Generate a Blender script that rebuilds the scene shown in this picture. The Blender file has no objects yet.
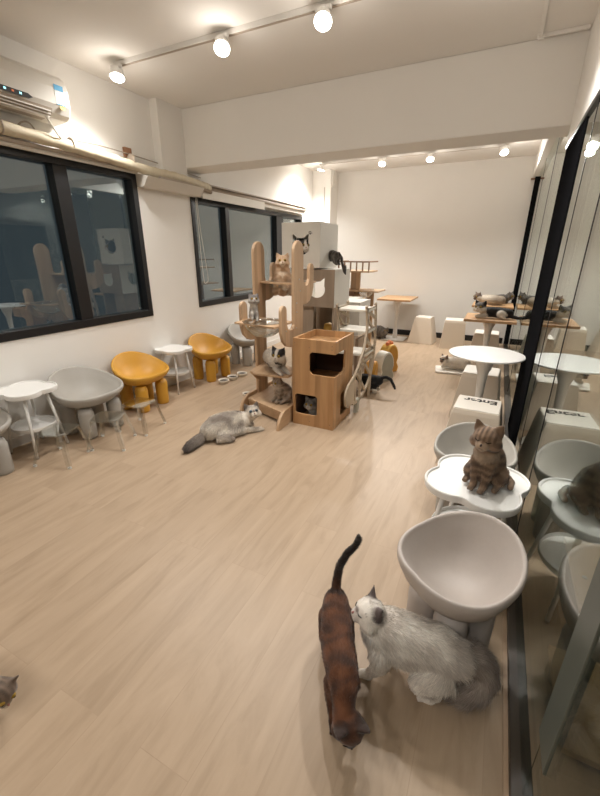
import bpy, bmesh, math, random
import numpy as np
from mathutils import Vector, Matrix, Quaternion, noise, kdtree
random.seed(7); np.random.seed(7)
PI = math.pi
S = bpy.context.scene
COL = S.collection
R_ = math.radians

# ------------------------------------------------------------------ camera
PITCH, ROLL, YAW, FPX = R_(20.65), R_(.2), R_(26.15), 385.0
cy_, sy_ = math.cos(YAW), math.sin(YAW); cp_, sp_ = math.cos(PITCH), math.sin(PITCH)
Fw = Vector((-sy_*cp_, cy_*cp_, -sp_)); Rt = Vector((cy_, sy_, 0)); Up = Rt.cross(Fw)
Rt, Up = math.cos(ROLL)*Rt+math.sin(ROLL)*Up, -math.sin(ROLL)*Rt+math.cos(ROLL)*Up
cam = bpy.data.objects.new('camera', bpy.data.cameras.new('camera')); COL.objects.link(cam)
m = Matrix((Rt, Up, -Fw)).transposed().to_4x4(); m.translation = Vector((0, 0, 1.5)); cam.matrix_world = m
cam.data.sensor_fit = 'VERTICAL'; cam.data.sensor_height = 24; cam.data.lens = FPX/796*24
cam.data.clip_start = .05
S.camera = cam

# ------------------------------------------------------------------ materials
def mat(name, col, rough=.5, metal=0, noise_amt=0, scale=20, bump=0, spec=.5, **kw):
    m = bpy.data.materials.new(name); m.use_nodes = True
    nt = m.node_tree; b = nt.nodes['Principled BSDF']
    b.inputs['Base Color'].default_value = (*col, 1); b.inputs['Roughness'].default_value = rough
    b.inputs['Metallic'].default_value = metal; b.inputs['Specular IOR Level'].default_value = spec
    for k, v in kw.items(): b.inputs[k].default_value = v
    if noise_amt or bump:
        tc = nt.nodes.new('ShaderNodeTexCoord'); n = nt.nodes.new('ShaderNodeTexNoise')
        n.inputs['Scale'].default_value = scale; n.inputs['Detail'].default_value = 4
        nt.links.new(tc.outputs['Object'], n.inputs['Vector'])
        if noise_amt:
            mx = nt.nodes.new('ShaderNodeMix'); mx.data_type = 'RGBA'
            mx.inputs['A'].default_value = (*[c*(1-noise_amt) for c in col], 1)
            mx.inputs['B'].default_value = (*[min(1, c*(1+noise_amt)) for c in col], 1)
            nt.links.new(n.outputs['Fac'], mx.inputs['Factor']); nt.links.new(mx.outputs['Result'], b.inputs['Base Color'])
        if bump:
            bp = nt.nodes.new('ShaderNodeBump'); bp.inputs['Strength'].default_value = bump; bp.inputs['Distance'].default_value = .01
            nt.links.new(n.outputs['Fac'], bp.inputs['Height']); nt.links.new(bp.outputs['Normal'], b.inputs['Normal'])
    return m

def wood(name, c1, c2, axis='Z', rough=.45, scale=1.0, boards=0):
    m = bpy.data.materials.new(name); m.use_nodes = True
    nt = m.node_tree; N = nt.nodes; L = nt.links; b = N['Principled BSDF']
    tc = N.new('ShaderNodeTexCoord'); mp = N.new('ShaderNodeMapping')
    sc = {'X': (1.2, 14, 14), 'Y': (14, 1.2, 14), 'Z': (14, 14, 1.2)}[axis]
    mp.inputs['Scale'].default_value = [s*scale for s in sc]
    L.new(tc.outputs['Object'], mp.inputs['Vector'])
    n = N.new('ShaderNodeTexNoise'); n.inputs['Scale'].default_value = 1.0; n.inputs['Detail'].default_value = 6; n.inputs['Distortion'].default_value = .6
    L.new(mp.outputs['Vector'], n.inputs['Vector'])
    r = N.new('ShaderNodeValToRGB'); r.color_ramp.elements[0].position = .32; r.color_ramp.elements[1].position = .68
    r.color_ramp.elements[0].color = (*c2, 1); r.color_ramp.elements[1].color = (*c1, 1)
    L.new(n.outputs['Fac'], r.inputs['Fac'])
    out = r.outputs['Color']
    if boards:   # glued strips of slightly different tone
        sx = N.new('ShaderNodeSeparateXYZ'); L.new(tc.outputs['Object'], sx.inputs[0])
        ad = N.new('ShaderNodeMath'); ad.operation = 'ADD'; L.new(sx.outputs['X'], ad.inputs[0]); L.new(sx.outputs['Y'], ad.inputs[1])
        mu = N.new('ShaderNodeMath'); mu.operation = 'MULTIPLY'; mu.inputs[1].default_value = boards; L.new(ad.outputs[0], mu.inputs[0])
        fl = N.new('ShaderNodeMath'); fl.operation = 'FLOOR'; L.new(mu.outputs[0], fl.inputs[0])
        wn = N.new('ShaderNodeTexWhiteNoise'); wn.noise_dimensions = '1D'; L.new(fl.outputs[0], wn.inputs['W'])
        mr = N.new('ShaderNodeMapRange'); mr.inputs['To Min'].default_value = .78; mr.inputs['To Max'].default_value = 1.12; L.new(wn.outputs['Value'], mr.inputs['Value'])
        vm = N.new('ShaderNodeVectorMath'); vm.operation = 'SCALE'; L.new(out, vm.inputs[0]); L.new(mr.outputs[0], vm.inputs['Scale']); out = vm.outputs[0]
    L.new(out, b.inputs['Base Color']); b.inputs['Roughness'].default_value = rough
    return m

def coat_mat(name, rough=.75, sheen=.25):
    m = bpy.data.materials.new(name); m.use_nodes = True
    nt = m.node_tree; b = nt.nodes['Principled BSDF']
    a = nt.nodes.new('ShaderNodeVertexColor'); a.layer_name = 'coat'
    nt.links.new(a.outputs['Color'], b.inputs['Base Color'])
    b.inputs['Roughness'].default_value = rough; b.inputs['Specular IOR Level'].default_value = .25
    b.inputs['Sheen Weight'].default_value = sheen
    return m

def glass_mat(name, tint, refl=.05, rough=0.0, power=5):
    m = bpy.data.materials.new(name); m.use_nodes = True
    nt = m.node_tree; N = nt.nodes; L = nt.links; N.remove(N['Principled BSDF'])
    t = N.new('ShaderNodeBsdfTransparent'); t.inputs[0].default_value = (*tint, 1)
    g = N.new('ShaderNodeBsdfGlossy'); g.inputs['Roughness'].default_value = rough; g.inputs['Color'].default_value = (.93, .97, .95, 1)
    lw = N.new('ShaderNodeLayerWeight'); lw.inputs['Blend'].default_value = .5
    p = N.new('ShaderNodeMath'); p.operation = 'POWER'; p.inputs[1].default_value = power; L.new(lw.outputs['Facing'], p.inputs[0])
    mm = N.new('ShaderNodeMath'); mm.operation = 'MULTIPLY_ADD'; mm.inputs[1].default_value = 1-refl; mm.inputs[2].default_value = refl
    L.new(p.outputs[0], mm.inputs[0])
    mx = N.new('ShaderNodeMixShader'); L.new(mm.outputs[0], mx.inputs[0]); L.new(t.outputs[0], mx.inputs[1]); L.new(g.outputs[0], mx.inputs[2])
    L.new(mx.outputs[0], N['Material Output'].inputs['Surface'])
    return m

def floor_mat():
    m = bpy.data.materials.new('oak_planks'); m.use_nodes = True
    nt = m.node_tree; N = nt.nodes; L = nt.links; b = N['Principled BSDF']
    tc = N.new('ShaderNodeTexCoord'); mp = N.new('ShaderNodeMapping'); mp.inputs['Rotation'].default_value = (0, 0, PI/2)
    L.new(tc.outputs['Object'], mp.inputs['Vector'])
    br = N.new('ShaderNodeTexBrick'); br.offset = .37; br.inputs['Scale'].default_value = 1
    br.inputs['Brick Width'].default_value = 1.25; br.inputs['Row Height'].default_value = .2
    br.inputs['Mortar Size'].default_value = .0012; br.inputs['Mortar Smooth'].default_value = .3
    br.inputs['Color1'].default_value = (.0, 0, 0, 1); br.inputs['Color2'].default_value = (1, 1, 1, 1); br.inputs['Mortar'].default_value = (.5, .5, .5, 1)
    L.new(mp.outputs['Vector'], br.inputs['Vector'])
    # grain offset per plank
    sc = N.new('ShaderNodeVectorMath'); sc.operation = 'SCALE'; sc.inputs['Scale'].default_value = 37.0; L.new(br.outputs['Color'], sc.inputs[0])
    ad = N.new('ShaderNodeVectorMath'); ad.operation = 'ADD'; L.new(tc.outputs['Object'], ad.inputs[0]); L.new(sc.outputs[0], ad.inputs[1])
    m2 = N.new('ShaderNodeMapping'); m2.inputs['Scale'].default_value = (9, 1.3, 1); L.new(ad.outputs[0], m2.inputs['Vector'])
    n = N.new('ShaderNodeTexNoise'); n.inputs['Scale'].default_value = 1.4; n.inputs['Detail'].default_value = 9; n.inputs['Roughness'].default_value = .62; n.inputs['Distortion'].default_value = .9
    L.new(m2.outputs['Vector'], n.inputs['Vector'])
    r = N.new('ShaderNodeValToRGB'); e = r.color_ramp.elements
    e[0].position = .25; e[0].color = (.345, .25, .165, 1); e[1].position = .75; e[1].color = (.475, .355, .246, 1)
    k = e.new(.5); k.color = (.43, .318, .217, 1)
    L.new(n.outputs['Fac'], r.inputs['Fac'])
    mr = N.new('ShaderNodeMapRange'); mr.inputs['To Min'].default_value = .96; mr.inputs['To Max'].default_value = 1.03; L.new(br.outputs['Color'], mr.inputs['Value'])
    vm = N.new('ShaderNodeVectorMath'); vm.operation = 'SCALE'; L.new(r.outputs['Color'], vm.inputs[0]); L.new(mr.outputs[0], vm.inputs['Scale'])
    # seams a touch darker
    mx = N.new('ShaderNodeMix'); mx.data_type = 'RGBA'; mx.inputs['B'].default_value = (.30, .2, .13, 1)
    sm = N.new('ShaderNodeMath'); sm.operation = 'MULTIPLY'; sm.inputs[1].default_value = .3; L.new(br.outputs['Fac'], sm.inputs[0])
    L.new(sm.outputs[0], mx.inputs['Factor']); L.new(vm.outputs[0], mx.inputs['A'])
    L.new(mx.outputs['Result'], b.inputs['Base Color'])
    b.inputs['Roughness'].default_value = .42; b.inputs['Specular IOR Level'].default_value = .35
    bp = N.new('ShaderNodeBump'); bp.inputs['Strength'].default_value = .08; bp.inputs['Distance'].default_value = .004
    L.new(n.outputs['Fac'], bp.inputs['Height']); L.new(bp.outputs['Normal'], b.inputs['Normal'])
    return m

M = dict(
    wall=mat('wall_paint', (.86, .835, .79), .85, noise_amt=.02, scale=3, bump=.05),
    ceil=mat('ceiling_paint', (.84, .81, .765), .9, noise_amt=.03, scale=2),
    floor=floor_mat(),
    black=mat('black_metal', (.012, .012, .013), .35, noise_amt=.1),
    blackm=mat('matt_black_panel', (.010, .010, .011), .9, noise_amt=.1, spec=.0),
    darkrail=mat('dark_glossy_rail', (.06, .048, .036), .42, noise_amt=.2, scale=6),
    edge=mat('oak_edge_strip', (.46, .33, .22), .5, noise_amt=.08),
    white=mat('white_lacquer', (.80, .78, .74), .4, noise_amt=.01),
    whitep=mat('white_plastic', (.83, .82, .79), .38, noise_amt=.01),
    pipe=mat('cream_pipe_wrap', (.66, .58, .43), .7, noise_amt=.12, scale=30, bump=.2),
    rail=mat('taupe_rail', (.42, .35, .28), .5, noise_amt=.05),
    railw=mat('pale_blind_box', (.66, .62, .55), .6, noise_amt=.03),
    greych=mat('grey_plastic', (.40, .375, .335), .48, noise_amt=.03, scale=60, bump=.02),
    pinkgrey=mat('warm_grey_plastic', (.47, .415, .375), .5, noise_amt=.03, scale=60, bump=.02),
    yellow=mat('mustard_plastic', (.62, .32, .035), .45, noise_amt=.04, scale=30),
    bowlw=mat('pale_bowl', (.72, .66, .56), .5, noise_amt=.05),
    dark=mat('dark_kibble', (.035, .028, .024), .8, noise_amt=.5, scale=200),
    steel=mat('brushed_steel', (.55, .55, .54), .3, 1, noise_amt=.05),
    acr=glass_mat('clear_acrylic', (.90, .89, .88), .13, .03, 2.5),
    glass=glass_mat('partition_glass', (.84, .88, .85), .06, 0, 3.7),
    wglass=glass_mat('window_glass', (.72, .79, .82), .165, 0, 3.0),
    iglass=glass_mat('inner_window_glass', (.97, .98, .98), .012, 0, 4.5),
    seal=mat('frosted_seal_strip', (.075, .083, .068), .35, noise_amt=.05),
    pine=wood('pine_board', (.62, .43, .27), (.52, .34, .20), 'Z', .5, boards=14),
    pinehouse=wood('honey_pine', (.58, .34, .16), (.44, .235, .10), 'Z', .42, boards=20),
    pineflat=wood('pine_shelf', (.60, .41, .25), (.48, .31, .18), 'Y', .45),
    brownpost=wood('brown_post', (.34, .20, .12), (.25, .14, .08), 'Z', .5),
    barwood=wood('bar_top_wood', (.60, .37, .19), (.50, .29, .14), 'X', .4),
    lattice=mat('birch_lattice', (.56, .46, .34), .55, noise_amt=.08, scale=12),
    brownfelt=mat('brown_felt', (.085, .045, .028), .95, noise_amt=.2, scale=80),
    boxw=mat('cream_box_panel', (.82, .79, .72), .55, noise_amt=.02),
    boxwood=wood('taupe_panel', (.40, .31, .23), (.34, .26, .19), 'Z', .5),
    key=mat('cream_keycap_plastic', (.70, .61, .50), .55, noise_amt=.02),
    keytop=mat('pale_keycap_top', (.82, .77, .69), .5, noise_amt=.01),
    ink=mat('black_ink', (.015, .014, .013), .5, noise_amt=.05),
    toyy=mat('toy_yellow', (.80, .48, .10), .5, noise_amt=.03),
    toyd=mat('toy_amber', (.62, .30, .04), .5, noise_amt=.03),
    toyw=mat('toy_cream', (.80, .76, .66), .5, noise_amt=.02),
    toyg=mat('toy_grey_green', (.42, .41, .34), .6, noise_amt=.04),
    toyo=mat('toy_orange', (.85, .26, .10), .5, noise_amt=.03),
    ac=mat('ac_white', (.74, .71, .65), .35, noise_amt=.01),
    blue=mat('label_blue', (.06, .35, .62), .5, noise_amt=.02),
    paper=mat('label_paper', (.8, .82, .8), .6, noise_amt=.02),
    yel=mat('label_yellow', (.85, .7, .2), .6, noise_amt=.02),
    tilebr=mat('brown_bracket', (.30, .15, .08), .6, noise_amt=.1),
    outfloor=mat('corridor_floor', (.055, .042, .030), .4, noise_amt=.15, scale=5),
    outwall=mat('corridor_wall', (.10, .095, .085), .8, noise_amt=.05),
    night=mat('facade_at_night', (.10, .12, .135), .9, noise_amt=.25, scale=.6),
    cord=mat('white_cord', (.7, .67, .6), .5, noise_amt=.02),
    coat=coat_mat('cat_coat'),
    eye=mat('amber_eye', (.35, .22, .04), .1, noise_amt=.1), eyeb=mat('blue_eye', (.07, .11, .15), .1, noise_amt=.1),
    pupil=mat('pupil_black', (.004, .004, .004), .08, noise_amt=.1),
    nose=mat('pink_nose', (.30, .13, .11), .5, noise_amt=.05), nosed=mat('dark_nose', (.05, .025, .02), .5, noise_amt=.05),
    fluff=mat('plush_black', (.012, .012, .014), .95, noise_amt=.2, scale=60),
)
def emit(name, col, s):
    m = bpy.data.materials.new(name); m.use_nodes = True; b = m.node_tree.nodes['Principled BSDF']
    b.inputs['Base Color'].default_value = (*col, 1)
    b.inputs['Emission Color'].default_value = (*col, 1); b.inputs['Emission Strength'].default_value = s
    return m
M['lamp'] = emit('lamp_glow', (1, .95, .86), 22)
M['screen'] = emit('display_glow', (.4, .9, 1), 1.2)

# ------------------------------------------------------------------ helpers
def tag(o, label=None, cat=None, group=None, kind=None):
    if label: o['label'] = label
    if cat: o['category'] = cat
    if group: o['group'] = group
    if kind: o['kind'] = kind
    return o
def empty(name, loc=(0, 0, 0), rz=0, label=None, cat=None, group=None):
    o = bpy.data.objects.new(name, None); COL.objects.link(o); o.empty_display_size = .1
    o.location = loc; o.rotation_euler = (0, 0, rz); return tag(o, label, cat, group)
def finish(name, bm, mtl, parent=None, smooth=False, bevel=0, mods=()):
    me = bpy.data.meshes.new(name)
    bmesh.ops.remove_doubles(bm, verts=bm.verts, dist=1e-6)
    bmesh.ops.recalc_face_normals(bm, faces=bm.faces)
    bm.to_mesh(me); bm.free()
    me.materials.append(mtl)
    o = bpy.data.objects.new(name, me); COL.objects.link(o)
    if smooth:
        for p in me.polygons: p.use_smooth = True
    if bevel:
        b = o.modifiers.new('bevel', 'BEVEL'); b.width = bevel; b.segments = 2; b.limit_method = 'ANGLE'; b.angle_limit = R_(40)
    if parent: o.parent = parent
    return o
def box(bm, x0, x1, y0, y1, z0, z1):
    v = [bm.verts.new((x, y, z)) for z in (z0, z1) for x, y in ((x0, y0), (x1, y0), (x1, y1), (x0, y1))]
    for f in ((0, 1, 2, 3), (4, 5, 6, 7), (0, 1, 5, 4), (1, 2, 6, 5), (2, 3, 7, 6), (3, 0, 4, 7)): bm.faces.new([v[i] for i in f])
    return v
def frame_axes(d):
    d = d.normalized(); a = Vector((0, 0, 1)) if abs(d.z) < .9 else Vector((1, 0, 0))
    u = d.cross(a).normalized(); return u, d.cross(u).normalized()
def tube(bm, pts, rad, n=12, cap=True):
    pts = [Vector(p) for p in pts]; rings = []
    if not hasattr(rad, '__len__'): rad = [rad]*len(pts)
    u = None
    for i, p in enumerate(pts):
        d = (pts[min(i+1, len(pts)-1)]-pts[max(i-1, 0)]).normalized()
        if u is None: u, v = frame_axes(d)
        else: u = (u-d*u.dot(d)).normalized(); v = d.cross(u)
        rings.append([bm.verts.new(p+rad[i]*(math.cos(2*PI*k/n)*u+math.sin(2*PI*k/n)*v)) for k in range(n)])
    for a, b in zip(rings, rings[1:]):
        for k in range(n): bm.faces.new((a[k], a[(k+1) % n], b[(k+1) % n], b[k]))
    if cap: bm.faces.new(rings[0][::-1]); bm.faces.new(rings[-1])
def lathe(bm, prof, c=(0, 0, 0), n=32, closed=False):
    c = Vector(c); rings = []
    for r, z in prof:
        if r < 1e-5: rings.append([bm.verts.new(c+Vector((0, 0, z)))])
        else: rings.append([bm.verts.new(c+Vector((r*math.cos(2*PI*k/n), r*math.sin(2*PI*k/n), z))) for k in range(n)])
    prs = list(zip(rings, rings[1:])) + ([(rings[-1], rings[0])] if closed else [])
    for a, b in prs:
        for k in range(n):
            k2 = (k+1) % n
            if len(a) == 1 and len(b) == 1: continue
            if len(a) == 1: bm.faces.new((a[0], b[k2], b[k]))
            elif len(b) == 1: bm.faces.new((a[k], a[k2], b[0]))
            else: bm.faces.new((a[k], a[k2], b[k2], b[k]))
def prism(bm, pts, axis, a0, a1):
    """extrude a 2D outline: axis 0 -> outline in (y,z), 1 -> (x,z), 2 -> (x,y)"""
    def mk(p, a): return {0: (a, p[0], p[1]), 1: (p[0], a, p[1]), 2: (p[0], p[1], a)}[axis]
    A = [bm.verts.new(mk(p, a0)) for p in pts]; B = [bm.verts.new(mk(p, a1)) for p in pts]
    n = len(pts); bm.faces.new(A); bm.faces.new(B[::-1])
    for i in range(n): bm.faces.new((A[i], A[(i+1) % n], B[(i+1) % n], B[i]))
def holed(bm, outer, holes, axis, a0, a1):
    """plate with holes: fill 2D loops by scanfill then extrude"""
    t = bmesh.new(); 
    for loop in [outer]+holes:
        vs = [t.verts.new((p[0], p[1], 0)) for p in loop]
        for i in range(len(vs)): t.edges.new((vs[i], vs[(i+1) % len(vs)]))
    bmesh.ops.triangle_fill(t, use_beauty=True, use_dissolve=False, edges=t.edges[:])
    t.verts.index_update(); vs = [v.co.copy() for v in t.verts]; fs = [[v.index for v in f.verts] for f in t.faces]
    ed = [[v.index for v in e.verts] for e in t.edges if len(e.link_faces) == 1]; t.free()
    def mk(p, a): return {0: (a, p[0], p[1]), 1: (p[0], a, p[1]), 2: (p[0], p[1], a)}[axis]
    A = [bm.verts.new(mk(p, a0)) for p in vs]; B = [bm.verts.new(mk(p, a1)) for p in vs]
    for f in fs: bm.faces.new([A[i] for i in f]); bm.faces.new([B[i] for i in f][::-1])
    for i, j in ed: bm.faces.new((A[i], A[j], B[j], B[i]))
def capsule2(x0, z0, x1, z1, r, n=8):
    """outline of a round-ended vertical strip"""
    o = []
    for k in range(n+1): a = PI*k/n; o.append((x1+r*math.cos(a), z1+r*math.sin(a)))
    for k in range(n+1): a = PI+PI*k/n; o.append((x0+r*math.cos(a), z0+r*math.sin(a)))
    return o
def rrect(x0, x1, z0, z1, r, n=4):
    o = []
    for cx, cz, a0 in ((x1-r, z1-r, 0), (x0+r, z1-r, PI/2), (x0+r, z0+r, PI), (x1-r, z0+r, 1.5*PI)):
        for k in range(n+1): a = a0+PI/2*k/n; o.append((cx+r*math.cos(a), cz+r*math.sin(a)))
    return o
def cathead(cx, cz, r):
    """cat-head shaped opening"""
    o = []
    for k in range(25):
        a = R_(-215+25)+R_(250)*k/24 - 0
        a = R_(-205)+R_(230)*k/24
        o.append((cx+r*math.cos(a), cz+r*.88*math.sin(a)))
    o += [(cx+r*.92, cz+r*1.25), (cx+r*.45, cz+r*.86), (cx, cz+r*.8), (cx-r*.45, cz+r*.86), (cx-r*.92, cz+r*1.25)]
    return o
def struct(name, bm, mtl, parent=None, **k):
    o = finish(name, bm, mtl, parent, **k)
    if not parent: o['kind'] = 'structure'
    return o
def B(name, mtl, parent, *d, bevel=0):
    bm = bmesh.new(); box(bm, *d); return finish(name, bm, mtl, parent, bevel=bevel)
def copy_tree(o, parent=None):
    c = o.copy(); COL.objects.link(c)
    if parent: c.parent = parent
    for ch in list(o.children): copy_tree(ch, c)
    return c
bpy_children = None

# ------------------------------------------------------------------ the room
XL, XG, YB, YF, H = -3.34, .30, 7.66, -3.2, 2.9
bm = bmesh.new(); box(bm, XL-.3, XG, YF-.1, YB+.3, -.08, 0); struct('floor', bm, M['floor'])
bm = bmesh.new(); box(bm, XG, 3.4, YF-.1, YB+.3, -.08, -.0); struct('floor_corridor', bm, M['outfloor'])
bm = bmesh.new(); box(bm, XL-.3, 3.4, YF-.1, YB+.3, H, H+.1); struct('ceiling', bm, M['ceil'])
# left wall with two window openings
W1 = (.9, 3.13, .85, 2.22); W2 = (3.9, 6.85, .85, 2.11)
bm = bmesh.new(); holed(bm, [(YF, 0), (YB, 0), (YB, H), (YF, H)], [[(w[0], w[2]), (w[1], w[2]), (w[1], w[3]), (w[0], w[3])] for w in (W1, W2)], 0, XL-.2, XL)
struct('wall_left', bm, M['wall'])
bm = bmesh.new(); box(bm, XL-.2, 3.4, YB, YB+.15, 0, H); struct('wall_back', bm, M['wall'])
bm = bmesh.new(); box(bm, XL-.2, 3.4, YF-.15, YF, 0, H); struct('wall_front', bm, M['wall'])
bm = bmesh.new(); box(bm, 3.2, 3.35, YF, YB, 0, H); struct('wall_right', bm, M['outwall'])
bm = bmesh.new(); box(bm, XL, XL+.10, 3.42, 3.78, 2.2, H); struct('trim_1', bm, M['wall'])      # pilaster above the windows
bm = bmesh.new(); box(bm, XL, -2.98, 7.3, YB, 0, H); struct('trim_2', bm, M['wall'])           # column in the far corner
bm = bmesh.new(); box(bm, -3.04, -2.96, 7.36, 7.5, 2.62, 2.9); struct('trim_3', bm, M['wall'])
# beam across the ceiling
bm = bmesh.new(); prism(bm, [(XL, 2.36), (.36, 2.36), (.36, H), (XL, H)], 1, 3.77, 4.12); struct('trim_4', bm, M['wall'], bevel=.008)
# baseboards
bm = bmesh.new(); box(bm, -2.98, .24, YB-.014, YB, 0, .1); struct('baseboard_back', bm, M['black'])
bm = bmesh.new(); box(bm, XL, XL+.012, YF, 7.3, 0, .08); struct('baseboard_left', bm, M['white'])
# header over the glass partition
bm = bmesh.new(); box(bm, XG-.07, XG+.13, 4.12, YB, 2.59, H); struct('trim_5', bm, M['wall'], bevel=.004)
bm = bmesh.new(); box(bm, XG-.01, XG+.13, YF, 3.77, 2.23, H); struct('trim_6', bm, M['wall'], bevel=.004)
bm = bmesh.new(); box(bm, XG-.09, XG+.15, YB-.05, YB-.02, 2.565, 2.59); struct('trim_7', bm, M['brownpost'])

def window(n, w, mulls, thick):
    y0, y1, z0, z1 = w
    r = empty('window_%d' % n, (XL-.08, (y0+y1)/2, z0)); r['kind'] = 'structure'
    def loc(o): o.location = (-(XL-.08), -(y0+y1)/2, -z0); return o
    bm = bmesh.new()
    holed(bm, [(y0, z0), (y1, z0), (y1, z1), (y0, z1)], [[(y0+.06, z0+.07), (y1-.06, z0+.07), (y1-.06, z1-.06), (y0+.06, z1-.06)]], 0, XL-.10, XL+.012)
    loc(finish('window_frame', bm, M['black'], r, bevel=.004))
    for y, t in zip(mulls, thick):
        bm = bmesh.new(); box(bm, XL-.09, XL+.006, y-t/2, y+t/2, z0+.07, z1-.06); loc(finish('mullion', bm, M['black'], r, bevel=.003))
    bm = bmesh.new(); box(bm, XL-.062, XL-.054, y0+.06, y1-.06, z0+.07, z1-.06); loc(finish('glass_pane', bm, M['wglass'], r))
window(1, W1, [2.35, 1.4], [.12, .06]); window(2, W2, [4.60, 6.03], [.08, .22])

# glass partition
pr = empty('window_3', (XG, 2.5, 0)); pr['kind'] = 'structure'
def lp(o): o.location = (-XG, -2.5, 0); return o
joints = [YF, -1.2, .86, 2.0, 2.64, 2.93]
for a, b in zip(joints, joints[1:]):
    bm = bmesh.new(); box(bm, XG, XG+.01, a+.003, b-.003, .03, 2.23); lp(finish('glass_pane', bm, M['glass'], pr))
for a, b in ((3.77, 4.75), (4.755, 6.2), (6.205, 7.5)):
    bm = bmesh.new(); box(bm, XG, XG+.01, a, b, .03, 2.59); lp(finish('glass_pane', bm, M['glass'], pr))
for y in (2.0, 2.64, 4.752, 6.2):
    bm = bmesh.new(); box(bm, XG-.002, XG+.012, y-.004, y+.004, .03, 2.23 if y < 3.7 else 2.59); lp(finish('joint_strip', bm, M['black'], pr))
bm = bmesh.new(); box(bm, XG-.004, XG+.014, .78, .89, .28, 2.23); lp(finish('seal_strip', bm, M['seal'], pr, bevel=.002))
bm = bmesh.new(); box(bm, XG-.03, XG+.05, YF, 7.58, 0, .03); lp(finish('bottom_rail', bm, M['darkrail'], pr, bevel=.003))
bm = bmesh.new(); box(bm, XG-.012, XG+.03, YF, 3.75, 2.2, 2.23); lp(finish('top_rail', bm, M['black'], pr))
bm = bmesh.new(); box(bm, XG-.006, XG+.08, 2.93, 3.76, 0, 2.36); lp(finish('black_pillar', bm, M['blackm'], pr, bevel=.003))
bm = bmesh.new(); box(bm, XG-.035, XG+.05, 7.5, 7.62, 0, 2.59); lp(finish('mullion', bm, M['blackm'], pr, bevel=.003))
bm = bmesh.new(); box(bm, XG-.045, XG-.03, YF, 3.7, 0, .006); struct('trim_8', bm, M['edge'])

# wooden step unit standing behind the glass
stp = empty('wooden_step_unit', (.66, 1.4, 0), 0, 'low wooden step unit with dark sides standing behind the glass at lower right', 'step')
def sl(o): o.location = (-.66, -1.4, 0); return o
bm = bmesh.new(); box(bm, .39, 1.0, .98, 1.34, .10, .125); sl(finish('lower_step', bm, M['barwood'], stp, bevel=.003))
bm = bmesh.new(); box(bm, .47, 1.0, 1.42, 1.86, .24, .265); sl(finish('upper_step', bm, M['barwood'], stp, bevel=.003))
bm = bmesh.new(); box(bm, .40, .99, .99, 1.33, 0, .10); sl(finish('lower_box', bm, M['darkrail'], stp)); bm = bmesh.new(); box(bm, .48, .99, 1.43, 1.85, 0, .24); sl(finish('upper_box', bm, M['darkrail'], stp))
for x, y, z in ((.43, 1.2, .125), (.51, 1.6, .265), (.7, 1.03, .125)):
    bm = bmesh.new(); tube(bm, [(x, y, z), (x, y, z+.004)], .009, 12); sl(finish('screw', bm, M['steel'], stp))

# ------------------------------------------------------------------ ceiling tracks and lamps
def track(x0, x1, y, lamps, label, aim=0):
    t = empty('light_track', ((x0+x1)/2, y, H), 0, label, 'track')
    bm = bmesh.new(); box(bm, x0-(x0+x1)/2, x1-(x0+x1)/2, -.018, .018, -.03, 0); finish('rail', bm, M['white'], t, bevel=.002)
    bm = bmesh.new(); box(bm, x0-(x0+x1)/2+.01, x1-(x0+x1)/2-.01, -.008, .008, -.034, -.03); finish('slot', bm, M['rail'], t)
    return t
def lamp(x, y, tilt, label, group, en):
    d = Vector(tilt).normalized()
    r = empty('spot_lamp', (x, y, H-.034), 0, label, 'lamp', group)
    bm = bmesh.new(); box(bm, -.05, .05, -.014, .014, -.025, 0); finish('track_adapter', bm, M['white'], r, bevel=.003)
    bm = bmesh.new(); tube(bm, [(0, 0, -.02), (0, 0, -.035)], .008); finish('stem', bm, M['white'], r)
    c = Vector((0, 0, -.055))
    bm = bmesh.new(); tube(bm, [c-d*.035, c-d*.025, c+d*.03], [.03, .045, .055], 20); finish('lamp_head', bm, M['white'], r, smooth=False)
    bm = bmesh.new(); tube(bm, [c+d*.0302, c+d*.036], [.05, .05], 20); finish('bulb_face', bm, M['lamp'], r)
    l = bpy.data.lights.new('lamp_light', 'SPOT'); l.energy = en; l.spot_size = R_(150); l.spot_blend = .9; l.shadow_soft_size = .05; l.color = (1, .97, .93)
    lo = bpy.data.objects.new('lamp_light', l); COL.objects.link(lo); lo.parent = r; lo.location = c+d*.06
    lo.rotation_euler = d.to_track_quat('-Z', 'Y').to_euler()
    l2 = bpy.data.lights.new('added_fill', 'POINT'); l2.energy = en*.03; l2.shadow_soft_size = .045; l2.color = (1, .93, .85)  # extra point fill added below the head to brighten ceiling and upper walls
    l3 = bpy.data.objects.new('added_fill', l2); COL.objects.link(l3); l3.parent = r; l3.location = c+d*.14
track(-2.98, -.1, 2.74, 0, 'white ceiling track running across the front of the room, nearest the viewer')
track(-2.9, -.2, 6.72, 0, 'thin white ceiling track beyond the beam, near the back wall')
track(-2.9, -.1, -1.2, 0, 'white ceiling track added unseen behind the viewer to carry fill lamps')  # unseen track, added only to hold the fill lamps
EN = 72
nearl = ['leftmost white spot lamp on the near ceiling track, by the left wall', 'middle white spot lamp on the near ceiling track', 'white spot lamp right of the middle one on the near ceiling track', 'white spot lamp at the right end of the near ceiling track']
for (x, tl), lb in zip(((-2.93, (.15, -.25, -1)), (-1.92, (.3, -.6, -1)), (-1.18, (.2, -.6, -1)), (-.2, (-.05, -.25, -1))), nearl): lamp(x, 2.70, tl, lb, 'spot lamps on the near track', EN)
farl = ['far spot lamp at the left end of the track beyond the beam', 'far spot lamp second from left beyond the beam', 'far spot lamp third from left beyond the beam', 'far spot lamp at the right end beyond the beam, nearest the glass']
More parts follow.
